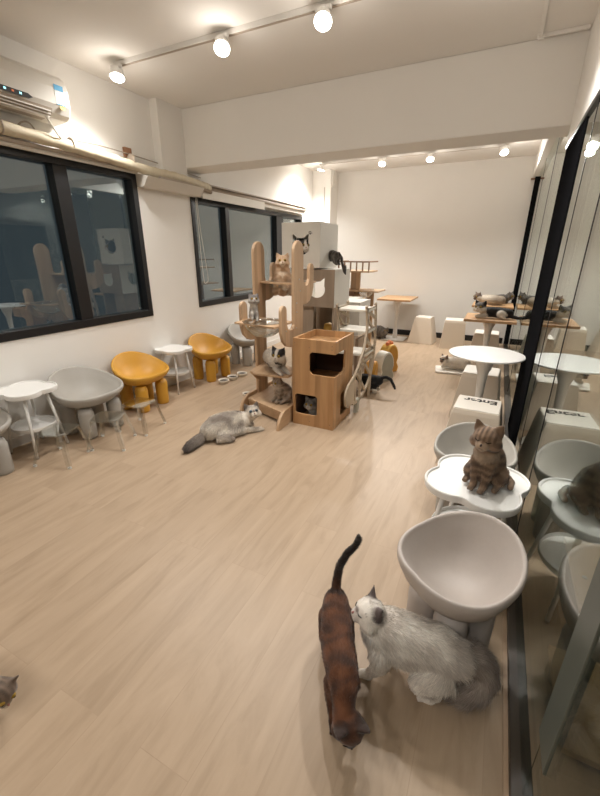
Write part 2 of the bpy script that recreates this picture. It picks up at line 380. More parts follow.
for (x, tl), lb in zip(((-2.9, (-.22, -.1, -1)), (-1.88, (0, -.5, -1)), (-1.17, (.1, -.5, -1)), (-.2, (.2, -.5, -1))), farl): lamp(x, 6.68, tl, lb, 'spot lamps on the far track', EN*1.5)
for x, lb in ((-2.5, 'left'), (-1.4, 'middle'), (-.3, 'right')): lamp(x, -1.2, (0, .25, -1), 'added fill lamp on the unseen track behind the viewer, '+lb, 'added fill lamps behind the viewer', EN*.5)  # unseen lamps added to light the room from behind the camera
# conduit on the ceiling, right
cn = empty('ceiling_conduit', (0, 3.2, H), 0, 'white cable conduit bending across the ceiling at upper right', 'conduit')
bm = bmesh.new(); box(bm, -.012, .012, -1.9, .52, -.02, 0); finish('conduit_run', bm, M['ceil'], cn, bevel=.003)
bm = bmesh.new(); box(bm, -.012, .28, .5, .525, -.02, 0); finish('conduit_branch', bm, M['ceil'], cn, bevel=.003)
bm = bmesh.new(); lathe(bm, [(0, -.026), (.02, -.026), (.022, 0), (0, 0)], (0, .51, 0), 12); finish('elbow', bm, M['ceil'], cn)

# ------------------------------------------------------------------ air conditioner, pipes, blinds on the left wall
ac = empty('air_conditioner', (XL, 1.97, 2.42), 0, 'white wall-mounted split air conditioner above the left window', 'air conditioner')
prof = [(0, .01), (.15, .02), (.19, .045), (.215, .10), (.215, .20), (.19, .27), (.15, .30), (0, .30)]
bm = bmesh.new(); prism(bm, prof, 1, -.42, .42); finish('housing', bm, M['ac'], ac, bevel=.012)
bm = bmesh.new(); prism(bm, [(.06, .012), (.17, .024), (.20, .05), (.206, .068), (.19, .06), (.16, .035), (.06, .02)], 1, -.40, .27); finish('air_outlet', bm, M['rail'], ac)
for k in range(3):
    bm = bmesh.new(); box(bm, .175+.012*k, .18+.012*k, -.39, .26, .012+.016*k, .02+.016*k); finish('louver', bm, M['ac'], ac)
bm = bmesh.new(); prism(bm, [(-.2, .078), (.10, .078), (.13, .092), (.10, .108), (-.2, .108)], 0, .214, .219); dp = finish('display_strip', bm, M['black'], ac)
for k, c in enumerate(('screen', 'toyo', 'screen')):
    bm = bmesh.new(); box(bm, .219, .2205, -.06+.05*k, -.045+.05*k, .088, .1); finish('display_icon', bm, M[c], dp)
bm = bmesh.new(); box(bm, .2155, .2165, .305, .375, .10, .225); lb = finish('energy_label', bm, M['paper'], ac)
bm = bmesh.new(); box(bm, .2166, .2172, .305, .375, .19, .225); finish('label_header', bm, M['blue'], lb)
bm = bmesh.new(); box(bm, .2166, .2172, .305, .375, .10, .106); finish('label_footer', bm, M['blue'], lb)
for k in range(4):
    bm = bmesh.new(); box(bm, .2166, .217, .315, .35+.012*(k % 2), .118+.016*k, .122+.016*k); finish('label_line', bm, M['steel'], lb)
bm = bmesh.new(); box(bm, .2155, .2165, .33, .37, .075, .095); finish('label_sticker', bm, M['yel'], ac)
# insulated hose bundle
hs = empty('insulated_hose', (XL, 2.0, 2.28), 0, 'cream wrapped hose bundle running along the wall above the windows', 'hose')
pts = [(.09, -1.2, .04), (.09, -.4, .035), (.09, .3, .02), (.09, .75, .0), (.10, 1.2, -.03), (.10, 1.6, -.03), (.10, 1.95, -.05), (.08, 2.15, -.06)]
def smoothpts(p, n=8):
    p = [Vector(q) for q in p]; o = []
    for i in range(len(p)-1):
        a, b, c, d = p[max(i-1, 0)], p[i], p[i+1], p[min(i+2, len(p)-1)]
        for k in range(n):
            t = k/n; o.append(.5*((2*b)+(c-a)*t+(2*a-5*b+4*c-d)*t*t+(3*b-a-3*c+d)*t**3))
    o.append(p[-1]); return o
sp = smoothpts(pts, 14)
bm = bmesh.new(); tube(bm, sp, [.042+.003*math.sin(i*1.3) for i in range(len(sp))], 14); finish('wrapped_hose', bm, M['pipe'], hs, smooth=True)
cor = [Vector((p[0]+.035, p[1], p[2]-.05)) for p in sp[60:]]; cor = smoothpts(cor, 4)
bm = bmesh.new(); tube(bm, cor, [.015+.004*(i % 2) for i in range(len(cor))], 10); finish('corrugated_tube', bm, M['rail'], hs, smooth=False)
for k, y in enumerate((-.1, .42, 1.02)):
    bm = bmesh.new(); tube(bm, [(.09, y, .03), (.09, y+.008, .03)], .049, 14); finish('tie_band', bm, M['rail'], hs)
cbl = empty('hanging_cable', (XL, 2.0, 2.38), 0, 'thin dark cable hung in shallow loops above the hose', 'cable')
pts = [(.02, -1.1, .02), (.03, -.3, -.0), (.05, .3, -.03), (.04, .8, -.01), (.03, 1.5, -.03), (.02, 2.1, -.06)]
bm = bmesh.new(); tube(bm, smoothpts(pts, 8), .005, 6); finish('cable', bm, M['rail'], cbl, smooth=True)
pts = [(.17, .2, .06), (.15, .28, -.03), (.10, .36, -.07)]
bm = bmesh.new(); tube(bm, smoothpts(pts, 8), .007, 6); finish('drain_line', bm, M['cord'], cbl, smooth=True)
pts = [(.06, .02, -.06), (.09, .06, -.01), (.09, .12, -.0), (.07, .18, -.05)]
bm = bmesh.new(); tube(bm, smoothpts(pts, 8), .006, 6); finish('cable_loop', bm, M['rail'], cbl, smooth=True)
bk = tag(B('bracket_block', M['tilebr'], None, XL, XL+.03, 3.02, 3.10, 2.34, 2.42, bevel=.003), 'small brown bracket block on the wall right of the near window', 'bracket')
# blind boxes
bb = empty('blind_box', (XL, 3.55, 2.1), 0, 'white angled blind box under the hose between the windows', 'blind')
bm = bmesh.new(); prism(bm, [(0, 0), (.10, .0), (.17, .09), (0, .12)], 1, -.42, .42); finish('box_shell', bm, M['railw'], bb, bevel=.004)
b2 = empty('roller_blind', (XL, 4.0, 2.1), 0, 'rolled-up taupe roller blind above the far window', 'blind')
bm = bmesh.new(); tube(bm, [(.08, 0, .105), (.08, 2.8, .105)], .03, 14); finish('roller', bm, M['rail'], b2, smooth=True)
bm = bmesh.new(); box(bm, 0, .12, 0, 2.82, .135, .15); finish('mount_rail', bm, M['rail'], b2, bevel=.003)
bm = bmesh.new(); box(bm, .095, .105, 0, 1.4, -.01, .09); finish('blind_fabric', bm, M['railw'], b2, bevel=.003)
bm = bmesh.new(); box(bm, .07, .08, 1.4, 2.8, .035, .09); finish('bottom_bar', bm, M['railw'], b2, bevel=.003)
b3 = empty('blind_headrail', (XL, 2.0, 2.23), 0, 'long taupe blind headrail directly above the near window', 'blind')
bm = bmesh.new(); box(bm, 0, .075, -1.2, 1.1, 0, .028); finish('lower_rail', bm, M['rail'], b3, bevel=.004)
bm = bmesh.new(); tube(bm, [(.055, -1.2, -.012), (.055, 1.1, -.012)], .016, 12); finish('rolled_blind', bm, M['railw'], b3, smooth=True)
bc = empty('blind_chain', (XL+.04, 3.95, 2.05), 0, 'thin looped blind cord hanging at the left of the far window', 'cord')
bm = bmesh.new(); tube(bm, smoothpts([(.01, -.01, .05), (.01, 0, -.4), (.01, .02, -.86), (.01, .07, -.9), (.01, .10, -.82), (.01, .03, -.3), (.01, .01, .05)], 8), .0035, 6); finish('cord_loop', bm, M['cord'], bc, smooth=True)
sw = empty('light_switch', (-3.12, 7.295, 2.02), 0, 'small white switch with a cable running up the far column', 'switch')
bm = bmesh.new(); box(bm, -.04, .04, -.02, 0, -.05, .07); finish('switch_plate', bm, M['white'], sw, bevel=.004)
bm = bmesh.new(); box(bm, -.022, .022, -.026, -.02, -.03, .03); finish('rocker', bm, M['greych'], sw)
bm = bmesh.new(); box(bm, .02, .03, -.008, 0, .07, .6); finish('surface_cable', bm, M['rail'], sw)

# ------------------------------------------------------------------ seats with four fat feet
def shell_chair(name, loc, rz, mtl, label, w=.29, d=.222, hb=.51, hf=.335, lf=.47, group='bowl-shaped seats on fat round feet'):
    """seat opens toward local -y ; the back is at +y"""
    r = empty(name, loc, rz, label, 'chair', group)
    n = 56; rings = []
    bm = bmesh.new()
    def rim(a):
        s = math.sin(a)   # +1 at back
        zz = (hb+hf)/2+(hb-hf)/2*s - .02*math.cos(2*a)
        k = 1+.05*abs(math.sin(2*a))*(1 if s < 0 else .4)
        return Vector((w*math.cos(a)*k, d*s*k, zz))
    bot = .255
    fr = [(1.0, 0), (.985, .012), (.955, .013)]
    inner = [(.89, -.03), (.83, -.14), (.74, -.36), (.62, -.62), (.42, -.85), (.2, -.96)]
    rings = []
    def ring(f, t, off=0):
        vs = []
        for k in range(n):
            p = rim(2*PI*k/n); z = p.z+(p.z-bot-.03)*t if t < 0 else p.z+t
            vs.append(bm.verts.new((p.x*f, p.y*f, z+off)))
        return vs
    outer = [(.30, -1.0, -.035), (.52, -.93, -.03), (.72, -.70, -.028), (.88, -.42, -.02), (.965, -.17, -.012), (1.0, -.04, -.006)]
    for f, t, o in outer: rings.append(ring(f, t, o))
    rings.append(ring(1.0, .0, .006)); rings.append(ring(.985, .0, .013)); rings.append(ring(.955, .0, .016)); rings.append(ring(.925, .0, .012)); rings.append(ring(.905, 0, .003))
    for f, t in inner: rings.append(ring(f, t))
    for a, b in zip(rings, rings[1:]):
        for k in range(n): bm.faces.new((a[k], a[(k+1) % n], b[(k+1) % n], b[k]))
    for rg, z in ((rings[0], None), (rings[-1], None)):
        c = sum((v.co for v in rg), Vector())/n; cv = bm.verts.new(c)
        for k in range(n): bm.faces.new((rg[k], rg[(k+1) % n], cv))
    finish('seat', bm, mtl, r, smooth=True)
    for sx in (-1, 1):
        for sy in (-1, 1):
            bm = bmesh.new(); x, y = sx*w*lf, sy*d*lf
            top = .295 if sy > 0 else .27
            lathe(bm, [(0, 0), (.053, 0), (.058, .006), (.06, .03), (.062, top-.05), (.05, top-.01), (0, top)], (x, y, 0), 24)
            finish('leg', bm, mtl, r, smooth=True)
    return r
Q = R_(90)
shell_chair('shell_chair', (-3.07, 2.03, 0), Q+R_(2), M['greych'], 'wide grey bowl-shaped chair by the left wall beside the cloud table', w=.30, d=.25, hb=.51, hf=.345)
shell_chair('shell_chair', (-3.10, 2.66, 0), Q+R_(2), M['yellow'], 'mustard yellow bowl-shaped chair, the nearer one, against the left wall')
shell_chair('shell_chair', (-3.10, 3.76, 0), Q-R_(4), M['yellow'], 'mustard yellow bowl-shaped chair beneath the far window, farther than its twin')
shell_chair('shell_chair', (-3.10, 4.56, 0), Q, M['greych'], 'grey bowl-shaped chair beneath the far window beyond the yellow ones')
shell_chair('shell_chair', (-3.10, 1.10, 0), Q, M['greych'], 'grey bowl-shaped chair cut off by the left edge of the view')
shell_chair('shell_chair', (.035, 2.27, 0), R_(0), M['greych'], 'grey bowl-shaped chair behind the cloud table where the tabby sits', w=.225, d=.19, hb=.48, hf=.39, lf=.45)
shell_chair('shell_chair', (.035, 1.29, 0), R_(-40), M['pinkgrey'], 'large warm grey bowl-shaped chair beside the glass, nearest the viewer', w=.215, d=.215, hb=.49, hf=.40, lf=.33)

# ------------------------------------------------------------------ cloud tables
def cloud(R, r, lobes, ang, n=96, grow=0):
    o = []
    for k in range(n):
        a = 2*PI*k/n; best = 0
        for j in range(lobes):
            c = Vector((R*math.cos(ang+2*PI*j/lobes), R*math.sin(ang+2*PI*j/lobes)))
            u = Vector((math.cos(a), math.sin(a))); bq = u.dot(c); disc = bq*bq-(c.length_squared-r*r)
            if disc > 0: best = max(best, bq+math.sqrt(disc))
        o.append((best+grow, a))
    # soften notches
    rr = [q[0] for q in o]
    for _ in range(2): rr = [(rr[i-1]+2*rr[i]+rr[(i+1) % n])/4 for i in range(n)]
    return [(q*math.cos(o[i][1]), q*math.sin(o[i][1])) for i, q in enumerate(rr)]
def scaled(o, s, sx=1, sy=1): return [(p[0]*s*sx, p[1]*s*sy) for p in o]
def cloud_table(loc, rz, label, top=.5, s=1.0, sx=1, sy=1, lobes=4, shelf=.2, legs=((-1, -1), (1, -1), (1, 1), (-1, 1)), legc='white'):
    r = empty('cloud_table', loc, rz, label, 'table', 'cloud-topped side tables')
    ol = scaled(cloud(.105, .125, lobes, PI/4), s, sx, sy)
    bm = bmesh.new(); loops = []
    n = len(ol)
    def rg(f, z): return [bm.verts.new((p[0]*f, p[1]*f, z)) for p in ol]
    rs = [rg(.9, top-.03), rg(.985, top-.028), rg(1, top-.012), rg(1, top+.004), rg(.985, top+.008), rg(.955, top+.006), rg(.94, top-.002), rg(.5, top-.003)]
    for a, b in zip(rs, rs[1:]):
        for k in range(n): bm.faces.new((a[k], a[(k+1) % n], b[(k+1) % n], b[k]))
    for q in (rs[0], rs[-1]):
        c = sum((v.co for v in q), Vector())/n; cv = bm.verts.new(c)
        for k in range(n): bm.faces.new((q[k], q[(k+1) % n], cv))
    finish('table_top', bm, M['whitep'], r, smooth=False)
    bm = bmesh.new(); R = .165*s
    lathe(bm, [(0, shelf), (R*.97, shelf), (R, shelf+.006), (R, shelf+.03), (R*.975, shelf+.032), (R*.96, shelf+.012), (0, shelf+.010)], (0, 0, 0), 40)
    for v in bm.verts: v.co.x *= sx; v.co.y *= sy
    finish('lower_shelf', bm, M['whitep'], r, smooth=False, bevel=.002)
    for ax, ay in legs:
        bm = bmesh.new(); t = Vector((ax*.095*s*sx, ay*.095*s*sy, top-.03)); b = Vector((ax*.15*s*sx, ay*.15*s*sy, 0))
        tube(bm, [t, b], [.012, .0095], 14); lg = finish('leg', bm, M[legc], r, smooth=True)
        bm = bmesh.new(); tube(bm, [b+Vector((0, 0, .012)), b+Vector((0, 0, -.0))], .012, 12); finish('foot_cap', bm, M['rail'], lg)
    return r
cloud_table((-3.13, 1.575, 0), R_(8), 'white cloud-shaped side table at the left edge beside the wide grey chair', top=.515, s=.93)
cloud_table((-3.165, 3.20, 0), R_(0), 'white cloud-shaped side table standing between the two yellow chairs', top=.485, s=.9)
cloud_table((.06, 1.77, 0), R_(-14), 'white cloud-shaped side table by the glass with the brown tabby on it', top=.5, s=1.0, sx=1.05, sy=1.08)

# ------------------------------------------------------------------ acrylic stools (tiny clear step stools)
def acrylic(loc, rz, label, w=.185, h=.25):
    r = empty('acrylic_stool', loc, rz, label, 'stool', 'clear acrylic low stools')
    pr_ = rrect(-w*.62, w*.62, -w*.62, w*.62, .05)
    bm = bmesh.new(); prism(bm, pr_, 2, h-.01, h); finish('seat', bm, M['acr'], r, bevel=.002)
    for sx in (-1, 1):
        for sy in (-1, 1):
            bm = bmesh.new()
            a = Vector((sx*w*.55, sy*w*.55, h-.01)); b = Vector((sx*w*.8, sy*w*.8, .012))
            u = Vector((.028*-sx, 0, 0)); v = Vector((0, .028*-sy, 0)); t = .005
            for q in (u, v):
                nrm = (v if q is u else u).normalized()*t
                va = [bm.verts.new(p) for p in (a, a+q, b+q, b, a+nrm, a+q+nrm, b+q+nrm, b+nrm)]
                for f in ((0, 1, 2, 3), (4, 5, 6, 7), (0, 1, 5, 4), (1, 2, 6, 5), (2, 3, 7, 6), (3, 0, 4, 7)): bm.faces.new([va[i] for i in f])
            lg = finish('leg', bm, M['acr'], r)
            bm = bmesh.new(); lathe(bm, [(0, 0), (.013, 0), (.013, .011), (0, .012)], (b.x-.01*sx, b.y-.01*sy, 0), 10); finish('foot_pad', bm, M['whitep'], lg)
    return r
acrylic((-2.80, 1.56, 0), R_(20), 'clear acrylic stool in front of the left cloud table')
acrylic((-2.68, 1.90, 0), R_(30), 'clear acrylic stool in front of the wide grey chair, beside the yellow chair')
acrylic((-2.70, 2.24, 0), R_(10), 'clear acrylic stool directly in front of the nearer yellow chair')

# ------------------------------------------------------------------ food bowls
def bowl(x, y, label, r=.065, group='food bowls on the floor by the left wall'):
    t = empty('food_bowl', (x, y, 0), 0, label, 'bowl', group)
    bm = bmesh.new(); lathe(bm, [(0, 0), (r*.8, 0), (r, .03), (r*1.02, .045), (r*.94, .047), (r*.86, .025), (0, .018)], n=28); finish('dish', bm, M['bowlw'], t, smooth=True)
    bm = bmesh.new(); lathe(bm, [(0, .019), (r*.85, .03), (0, .041)], n=24); finish('kibble', bm, M['dark'], t, smooth=True)
for x, y, lb in ((-2.82, 3.62, 'pale food bowl nearest the yellow chair, first of three in a line'), (-2.81, 3.79, 'pale food bowl in the middle of three in a line'), (-2.79, 3.97, 'pale food bowl at the far end of three in a line'), (-2.72, 4.38, 'pale food bowl standing apart beyond the row of three')): bowl(x, y, lb)
bowl(-2.2, 3.62, 'dark-filled food bowl behind the cat tree base', group='bowls behind the cat tree')
bowl(-2.3, 3.35, 'small food bowl left behind the cat tree base', r=.05, group='bowls behind the cat tree')

# ------------------------------------------------------------------ cactus cat tree
LX, RX = -2.08, -1.60
def cactus(x, y, t, label_parent, s=1):
    """flat silhouette in the y-z plane: post + low front arm + high rear arm"""
    def L(p): return [(y+q[0]*s, q[1]) for q in p]
    o = []
    hw = .095
    # start at bottom front of the post, go up along the front side
    o += [(-hw, 0.0), (-hw, .70)]
    o += [(-.17, .70), (-.24, .72), (-.305, .77), (-.34, .85)]
    for k in range(9): a = PI-PI*k/8; o.append((-.29+.05*math.cos(a), 1.03+.05*math.sin(a)))
    o += [(-.24, .92), (-.215, .875), (-.17, .855), (-.12, .86), (-hw, .89)]
    for k in range(11): a = PI-PI*k/10; o.append((hw*math.cos(a), 1.505+hw*math.sin(a)))
    o += [(hw, 1.28), (.12, 1.235), (.16, 1.215), (.20, 1.23), (.23, 1.27)]
    for k in range(9): a = PI-PI*k/8; o.append((.28+.05*math.cos(a), 1.36+.05*math.sin(a)))
    o += [(.33, 1.2), (.30, 1.12), (.24, 1.07), (.17, 1.05), (hw, 1.05), (hw, 0)]
    bm = bmesh.new(); prism(bm, L(o), 0, x-t/2, x+t/2)
    return bm
ct = empty('cactus_cat_tree', (-1.84, 3.2, 0), 0, 'pine cat tree of two cactus-shaped boards with clear bowls between them', 'cat tree')
def cl(o): o.location = (1.84, -3.2, 0); return o
cl(finish('cactus_board', cactus(LX, 3.32, .03, None), M['pine'], ct, bevel=.004))
cl(finish('cactus_board', cactus(RX, 3.20, .03, None, .97), M['pine'], ct, bevel=.004))
for x, y0 in ((LX-.02, 2.93), (-1.56, 2.72)):   # runners with a rounded front
    o = [(y0+.16*(1-math.sin(a))-.0, .17*math.cos(a)) for a in [PI/2*k/8 for k in range(8, -1, -1)]]
    o = [(y0+.16-.16*math.sin(PI/2*k/8), .16*math.cos(PI/2*k/8)) for k in range(8, -1, -1)]
    o = [(y0, .0)]+o[0:]+[(y0+.62, .16), (y0+.62, 0)]
    bm = bmesh.new(); prism(bm, o, 0, x-.014, x+.014); cl(finish('base_runner', bm, M['pineflat'], ct, bevel=.003))
bm = bmesh.new(); prism(bm, [(LX-.004, 3.04), (-1.575, 2.86), (-1.575, 3.34), (LX-.004, 3.54)], 2, .10, .125); cl(finish('base_board', bm, M['pineflat'], ct, bevel=.002))
bm = bmesh.new(); prism(bm, [(LX-.004, 3.055), (-1.575, 2.875), (-1.575, 2.90), (LX-.004, 3.08)], 2, .02, .10); cl(finish('kick_board', bm, M['pineflat'], ct))
# lower shelf with rounded front
o = [(LX+.015, 3.42), (LX+.015, 3.16), (LX+.05, 3.03), (LX+.13, 2.98), (LX+.25, 2.99), (RX-.1, 3.0), (RX-.016, 3.04), (RX-.016, 3.30)]
bm = bmesh.new(); prism(bm, o, 2, .40, .42); cl(finish('shelf', bm, M['pineflat'], ct, bevel=.003))
bm = bmesh.new(); prism(bm, [(3.22, .40), (3.06, .40), (3.22, .26)], 0, LX+.015, LX+.035); cl(finish('shelf_bracket', bm, M['pineflat'], ct))
def ringplate(cx, cy, z, r, sx, hw, y0, y1):
    n = 40
    outer = [(cx-hw, cy+y0+.03), (cx+hw, cy+y0-.04), (cx+hw, cy+y1-.04), (cx-hw, cy+y1+.03)]
    hole = [(cx+r*math.cos(2*PI*k/n), cy+r*math.sin(2*PI*k/n)) for k in range(n)]
    bm = bmesh.new(); holed(bm, outer, [hole], 2, z, z+.016); p = cl(finish('ring_shelf', bm, M['pineflat'], ct, bevel=.002))
    bm = bmesh.new(); prof = [(r+.012, .018)]
    prof = [(r*math.sin(PI/2*k/10), -r*.78*math.cos(PI/2*k/10)+.016) for k in range(11)]
    prof += [(r+.014, .018), (r+.014, .021), (r-.004, .021)]+[((r-.006)*math.sin(PI/2*k/10), -(r-.006)*.78*math.cos(PI/2*k/10)+.018) for k in range(9, -1, -1)]
    lathe(bm, prof, (cx, cy, z), 40); bw = cl(finish('clear_bowl', bm, M['acr'], ct, smooth=True))
ringplate(-1.84, 3.0, .90, .18, 1, .225, -.17, .19)
ringplate(-1.84, 3.48, 1.225, .18, 1, .225, -.2, .2)
for x, y, z in ((RX+.016, 3.15, 1.0), (RX+.016, 3.15, 1.08), (RX+.016, 3.22, 1.18), (RX+.016, 3.2, 1.28), (RX+.016, 2.95, .86), (RX+.016, 3.14, .86)):
    bm = bmesh.new(); tube(bm, [(x, y, z), (x+.004, y, z)], .007, 10); cl(finish('screw', bm, M['steel'], ct))

# ------------------------------------------------------------------ wooden cat house
hx0, hx1, hy0, hy1, hz = -1.52, -1.12, 2.95, 3.42, .81
hh = empty('cat_house', ((hx0+hx1)/2, (hy0+hy1)/2, 0), 0, 'honey pine two-storey cat house with square openings and open top tray', 'cat house')
def hl(o): o.location = (-(hx0+hx1)/2, -(hy0+hy1)/2, 0); return o
T = .018
# front: upper window runs round the right corner
def front(bm):
    holed(bm, [(hx0, 0), (hx1, 0), (hx1, .50), (-1.33, .50), (-1.36, .53), (-1.36, .68), (-1.34, .70), (hx1, .70), (hx1, hz), (hx0, hz)],
          [rrect(-1.50, -1.28, .11, .30, .025)], 1, hy0, hy0+T)
bm = bmesh.new(); front(bm); hl(finish('front_panel', bm, M['pinehouse'], hh, bevel=.002))
bm = bmesh.new()
holed(bm, [(hy0+T, 0), (hy1, 0), (hy1, hz), (hy0+T, hz), (hy0+T, .70), (3.18, .70), (3.205, .68), (3.205, .53), (3.18, .50), (hy0+T, .50)], [rrect(3.13, 3.36, .08, .30, .03)], 0, hx1-T, hx1)
hl(finish('side_panel', bm, M['pinehouse'], hh, bevel=.002))
bm = bmesh.new(); box(bm, hx0, hx0+T, hy0+T, hy1, 0, hz); hl(finish('side_panel', bm, M['pinehouse'], hh, bevel=.002))
bm = bmesh.new(); holed(bm, [(hx0+T, 0), (hx1-T, 0), (hx1-T, hz), (hx0+T, hz)], [rrect(-1.44, -1.2, .52, .68, .02)], 1, hy1-T, hy1); hl(finish('back_panel', bm, M['pinehouse'], hh, bevel=.002))
for z, nm in ((.02, 'floor_board'), (.40, 'middle_board'), (.735, 'top_tray')):
    bm = bmesh.new(); box(bm, hx0+T, hx1-T, hy0+T, hy1-T, z, z+.015); hl(finish(nm, bm, M['pinehouse'], hh))
bm = bmesh.new(); box(bm, hx0+T+.002, hx1-T-.002, hy1-T-.012, hy1-T-.002, .42, .60); box(bm, hx0+T+.002, hx0+T+.012, hy0+.03, hy1-T-.012, .42, .60); hl(finish('felt_lining', bm, M['brownfelt'], hh))
bm = bmesh.new(); box(bm, hx0+T, hx0+T+.012, hy0+T, hy1-T, .04, .39); hl(finish('inner_lining', bm, M['brownfelt'], hh))
for k, (x, z) in enumerate(((-1.5, .77), (-1.36, .74), (-1.15, .77), (-1.15, .74), (-1.5, .4), (-1.15, .05), (-1.35, .05))):
    bm = bmesh.new(); tube(bm, [(x, hy0, z), (x, hy0-.003, z)], .005, 8); hl(finish('screw', bm, M['brownpost'], hh))
# ------------------------------------------------------------------ box tower behind
bt = empty('box_tower', (-1.85, 4.2, 0), 0, 'stack of white and wood cat cubes with cat-head openings behind the cactus tree', 'cat tree')
def bl(o): o.location = (1.85, -4.2, 0); return o
def cube(x0, x1, y0, y1, z0, z1, mf, ms, front_hole=True, left_hole=True, name='cube', hx=0):
    t = .016
    fx, fz = (x0+x1)/2, (z0+z1)/2
    bm = bmesh.new(); holed(bm, [(x0, z0), (x1, z0), (x1, z1), (x0, z1)], [cathead(fx+hx, fz-.01, .1)] if front_hole else [], 1, y0, y0+t)
    f = bl(finish(name+'_front', bm, mf, bt, bevel=.002))
    bm = bmesh.new(); holed(bm, [(y0+t, z0), (y1, z0), (y1, z1), (y0+t, z1)], [cathead((y0+y1)/2, fz, .095)] if left_hole else [], 0, x0, x0+t); bl(finish(name+'_side', bm, mf if mf is M['boxw'] else ms, bt, bevel=.002))
    bm = bmesh.new(); box(bm, x1-t, x1, y0+t, y1, z0, z1); bl(finish(name+'_side', bm, ms, bt, bevel=.002))
    bm = bmesh.new(); box(bm, x0+t, x1-t, y0+t, y1-t, z1-t, z1); bl(finish(name+'_top', bm, ms, bt))
    if z1 > 1.5: bm = bmesh.new(); box(bm, x0+t, x1-t, y1-t, y1, z0, z1-t); bl(finish(name+'_back', bm, ms, bt))
    bm = bmesh.new(); box(bm, x0+t, x1-t, y0+t, y1-t, z0, z0+t); bl(finish(name+'_floor', bm, ms, bt))
    return f
cube(-2.165, -1.715, 3.95, 4.46, 1.35, 1.80, M['boxw'], M['boxw'])
cube(-2.0, -1.55, 3.97, 4.46, .94, 1.335, M['boxwood'], M['boxw'], hx=.02)
cube(-1.66, -1.42, 4.50, 4.93, .55, .95, M['boxw'], M['boxw'], False, True)
cube(-2.1, -1.66, 4.96, 5.36, .55, .93, M['boxw'], M['boxw'], False, True)
cube(-2.1, -1.66, 4.50, 4.93, .5, .90, M['boxwood'], M['boxw'], False, True)
for x0, x1, y0, y1 in ((-1.98, -1.80, 4.0, 4.02), (-1.575, -1.555, 4.0, 4.4), (-1.98, -1.96, 4.02, 4.44), (-2.08, -2.04, 4.5, 4.9), (-1.47, -1.43, 4.55, 4.9), (-2.08, -2.04, 5.0, 5.3), (-1.70, -1.67, 5.0, 5.3), (-1.70, -1.67, 4.55, 4.9)):
    bm = bmesh.new(); box(bm, x0, x1, y0, y1, 0, .94 if y0 < 4.3 else (.5 if y0 < 4.95 else .55)); bl(finish('support_panel', bm, M['boxwood'], bt))
# little paw-print marks on the white fronts
def pawmark(x, y, z, s):
    bm = bmesh.new()
    for dx, dz, r in ((-.5, .6, .22), (0, .85, .24), (.5, .6, .22), (.95, .1, .2), (.1, -.1, .42)):
        tube(bm, [(x+dx*s, y, z+dz*s), (x+dx*s, y-.001, z+dz*s)], r*s, 10)
    bl(finish('paw_print', bm, M['ink'], bt))
pawmark(-1.83, 3.949, 1.69, .022)

# ------------------------------------------------------------------ lattice ramp shelf
lt = empty('lattice_climbing_frame', (-1.22, 3.7, 0), 0, 'pale birch climbing frame with curved lattice sides right of the cat house', 'cat tree')
def ll(o): o.location = (1.22, -3.7, 0); return o
outer = [(3.34, .135), (3.5, .115), (3.65, .13), (3.79, .18), (3.90, .26), (3.97, .40), (3.995, .55), (3.99, .72), (3.96, .9), (3.93, 1.03)]
inner = [(3.62, 1.03), (3.66, .92), (3.68, .8), (3.62, .62), (3.52, .52), (3.41, .43), (3.28, .38), (3.18, .35), (3.13, .28), (3.15, .19), (3.22, .15)]
def rail2(bm, p, x, w=.0155, t=.02):
    p = smoothpts([(x, q[0], q[1]) for q in p], 3)
    for a, b in zip(p, p[1:]):
        d = (b-a).normalized(); nrm = Vector((0, -d.z, d.y))*w; ext = d*.002
        vs = []
        for sx in (-t/2, t/2):
            for q in (a-ext-nrm, a-ext+nrm, b+ext+nrm, b+ext-nrm): vs.append(bm.verts.new(q+Vector((sx, 0, 0))))
        for f in ((0, 1, 2, 3), (4, 5, 6, 7), (0, 1, 5, 4), (1, 2, 6, 5), (2, 3, 7, 6), (3, 0, 4, 7)): bm.faces.new([vs[i] for i in f])
def lside(x):
    bm = bmesh.new(); rail2(bm, outer, x); rail2(bm, inner, x)
    prs = [((3.93, .99), (3.62, .99)), ((3.62, 1.0), (3.95, .87)), ((3.67, .9), (3.98, .72)), ((3.67, .78), (3.98, .78)), ((3.66, .72), (3.99, .5)), ((3.58, .58), (3.98, .58)), ((3.55, .54), (3.90, .28)), ((3.9, .5), (3.42, .44)), ((3.42, .42), (3.72, .16)), ((3.55, .5), (3.55, .13)), ((3.36, .40), (3.40, .14))]
    for a, b in prs: rail2(bm, [a, b], x, .0135)
    vs = [bm.verts.new((x+s_, *q)) for s_ in (-.006, .006) for q in ()]
    o = [(3.14, .30), (3.18, .35), (3.28, .38), (3.36, .37), (3.36, .135), (3.24, .15), (3.15, .20)]
    prism(bm, o, 0, x-.008, x+.008)
    return bm
for x in (-1.075, -1.375):
    if x < -1.3:
        bm = bmesh.new()
        rail2(bm, [(3.93, 1.03), (3.96, .9), (3.99, .72), (3.995, .55), (3.97, .40)], x); rail2(bm, [(3.62, 1.03), (3.66, .92), (3.68, .8), (3.62, .62)], x)
        for a, b in [((3.93, .99), (3.62, .99)), ((3.62, 1.0), (3.95, .87)), ((3.67, .9), (3.98, .72)), ((3.67, .78), (3.98, .78)), ((3.66, .72), (3.99, .5)), ((3.62, .62), (3.98, .42))]: rail2(bm, [a, b], x, .0135)
    else: bm = lside(x)
    ll(finish('lattice_side', bm, M['lattice'], lt))
for y0, y1, z in ((3.64, 3.93, .975), (3.68, 3.96, .765), (3.64, 3.93, .54)):
    x0 = -1.385 if z > .5 else -1.10
    if z < .5: continue
    bm = bmesh.new(); prism(bm, rrect(-1.39, -1.06, y0, y1, .03), 2, z-.008, z+.014); ll(finish('step_board', bm, M['toyw'], lt, bevel=.003))
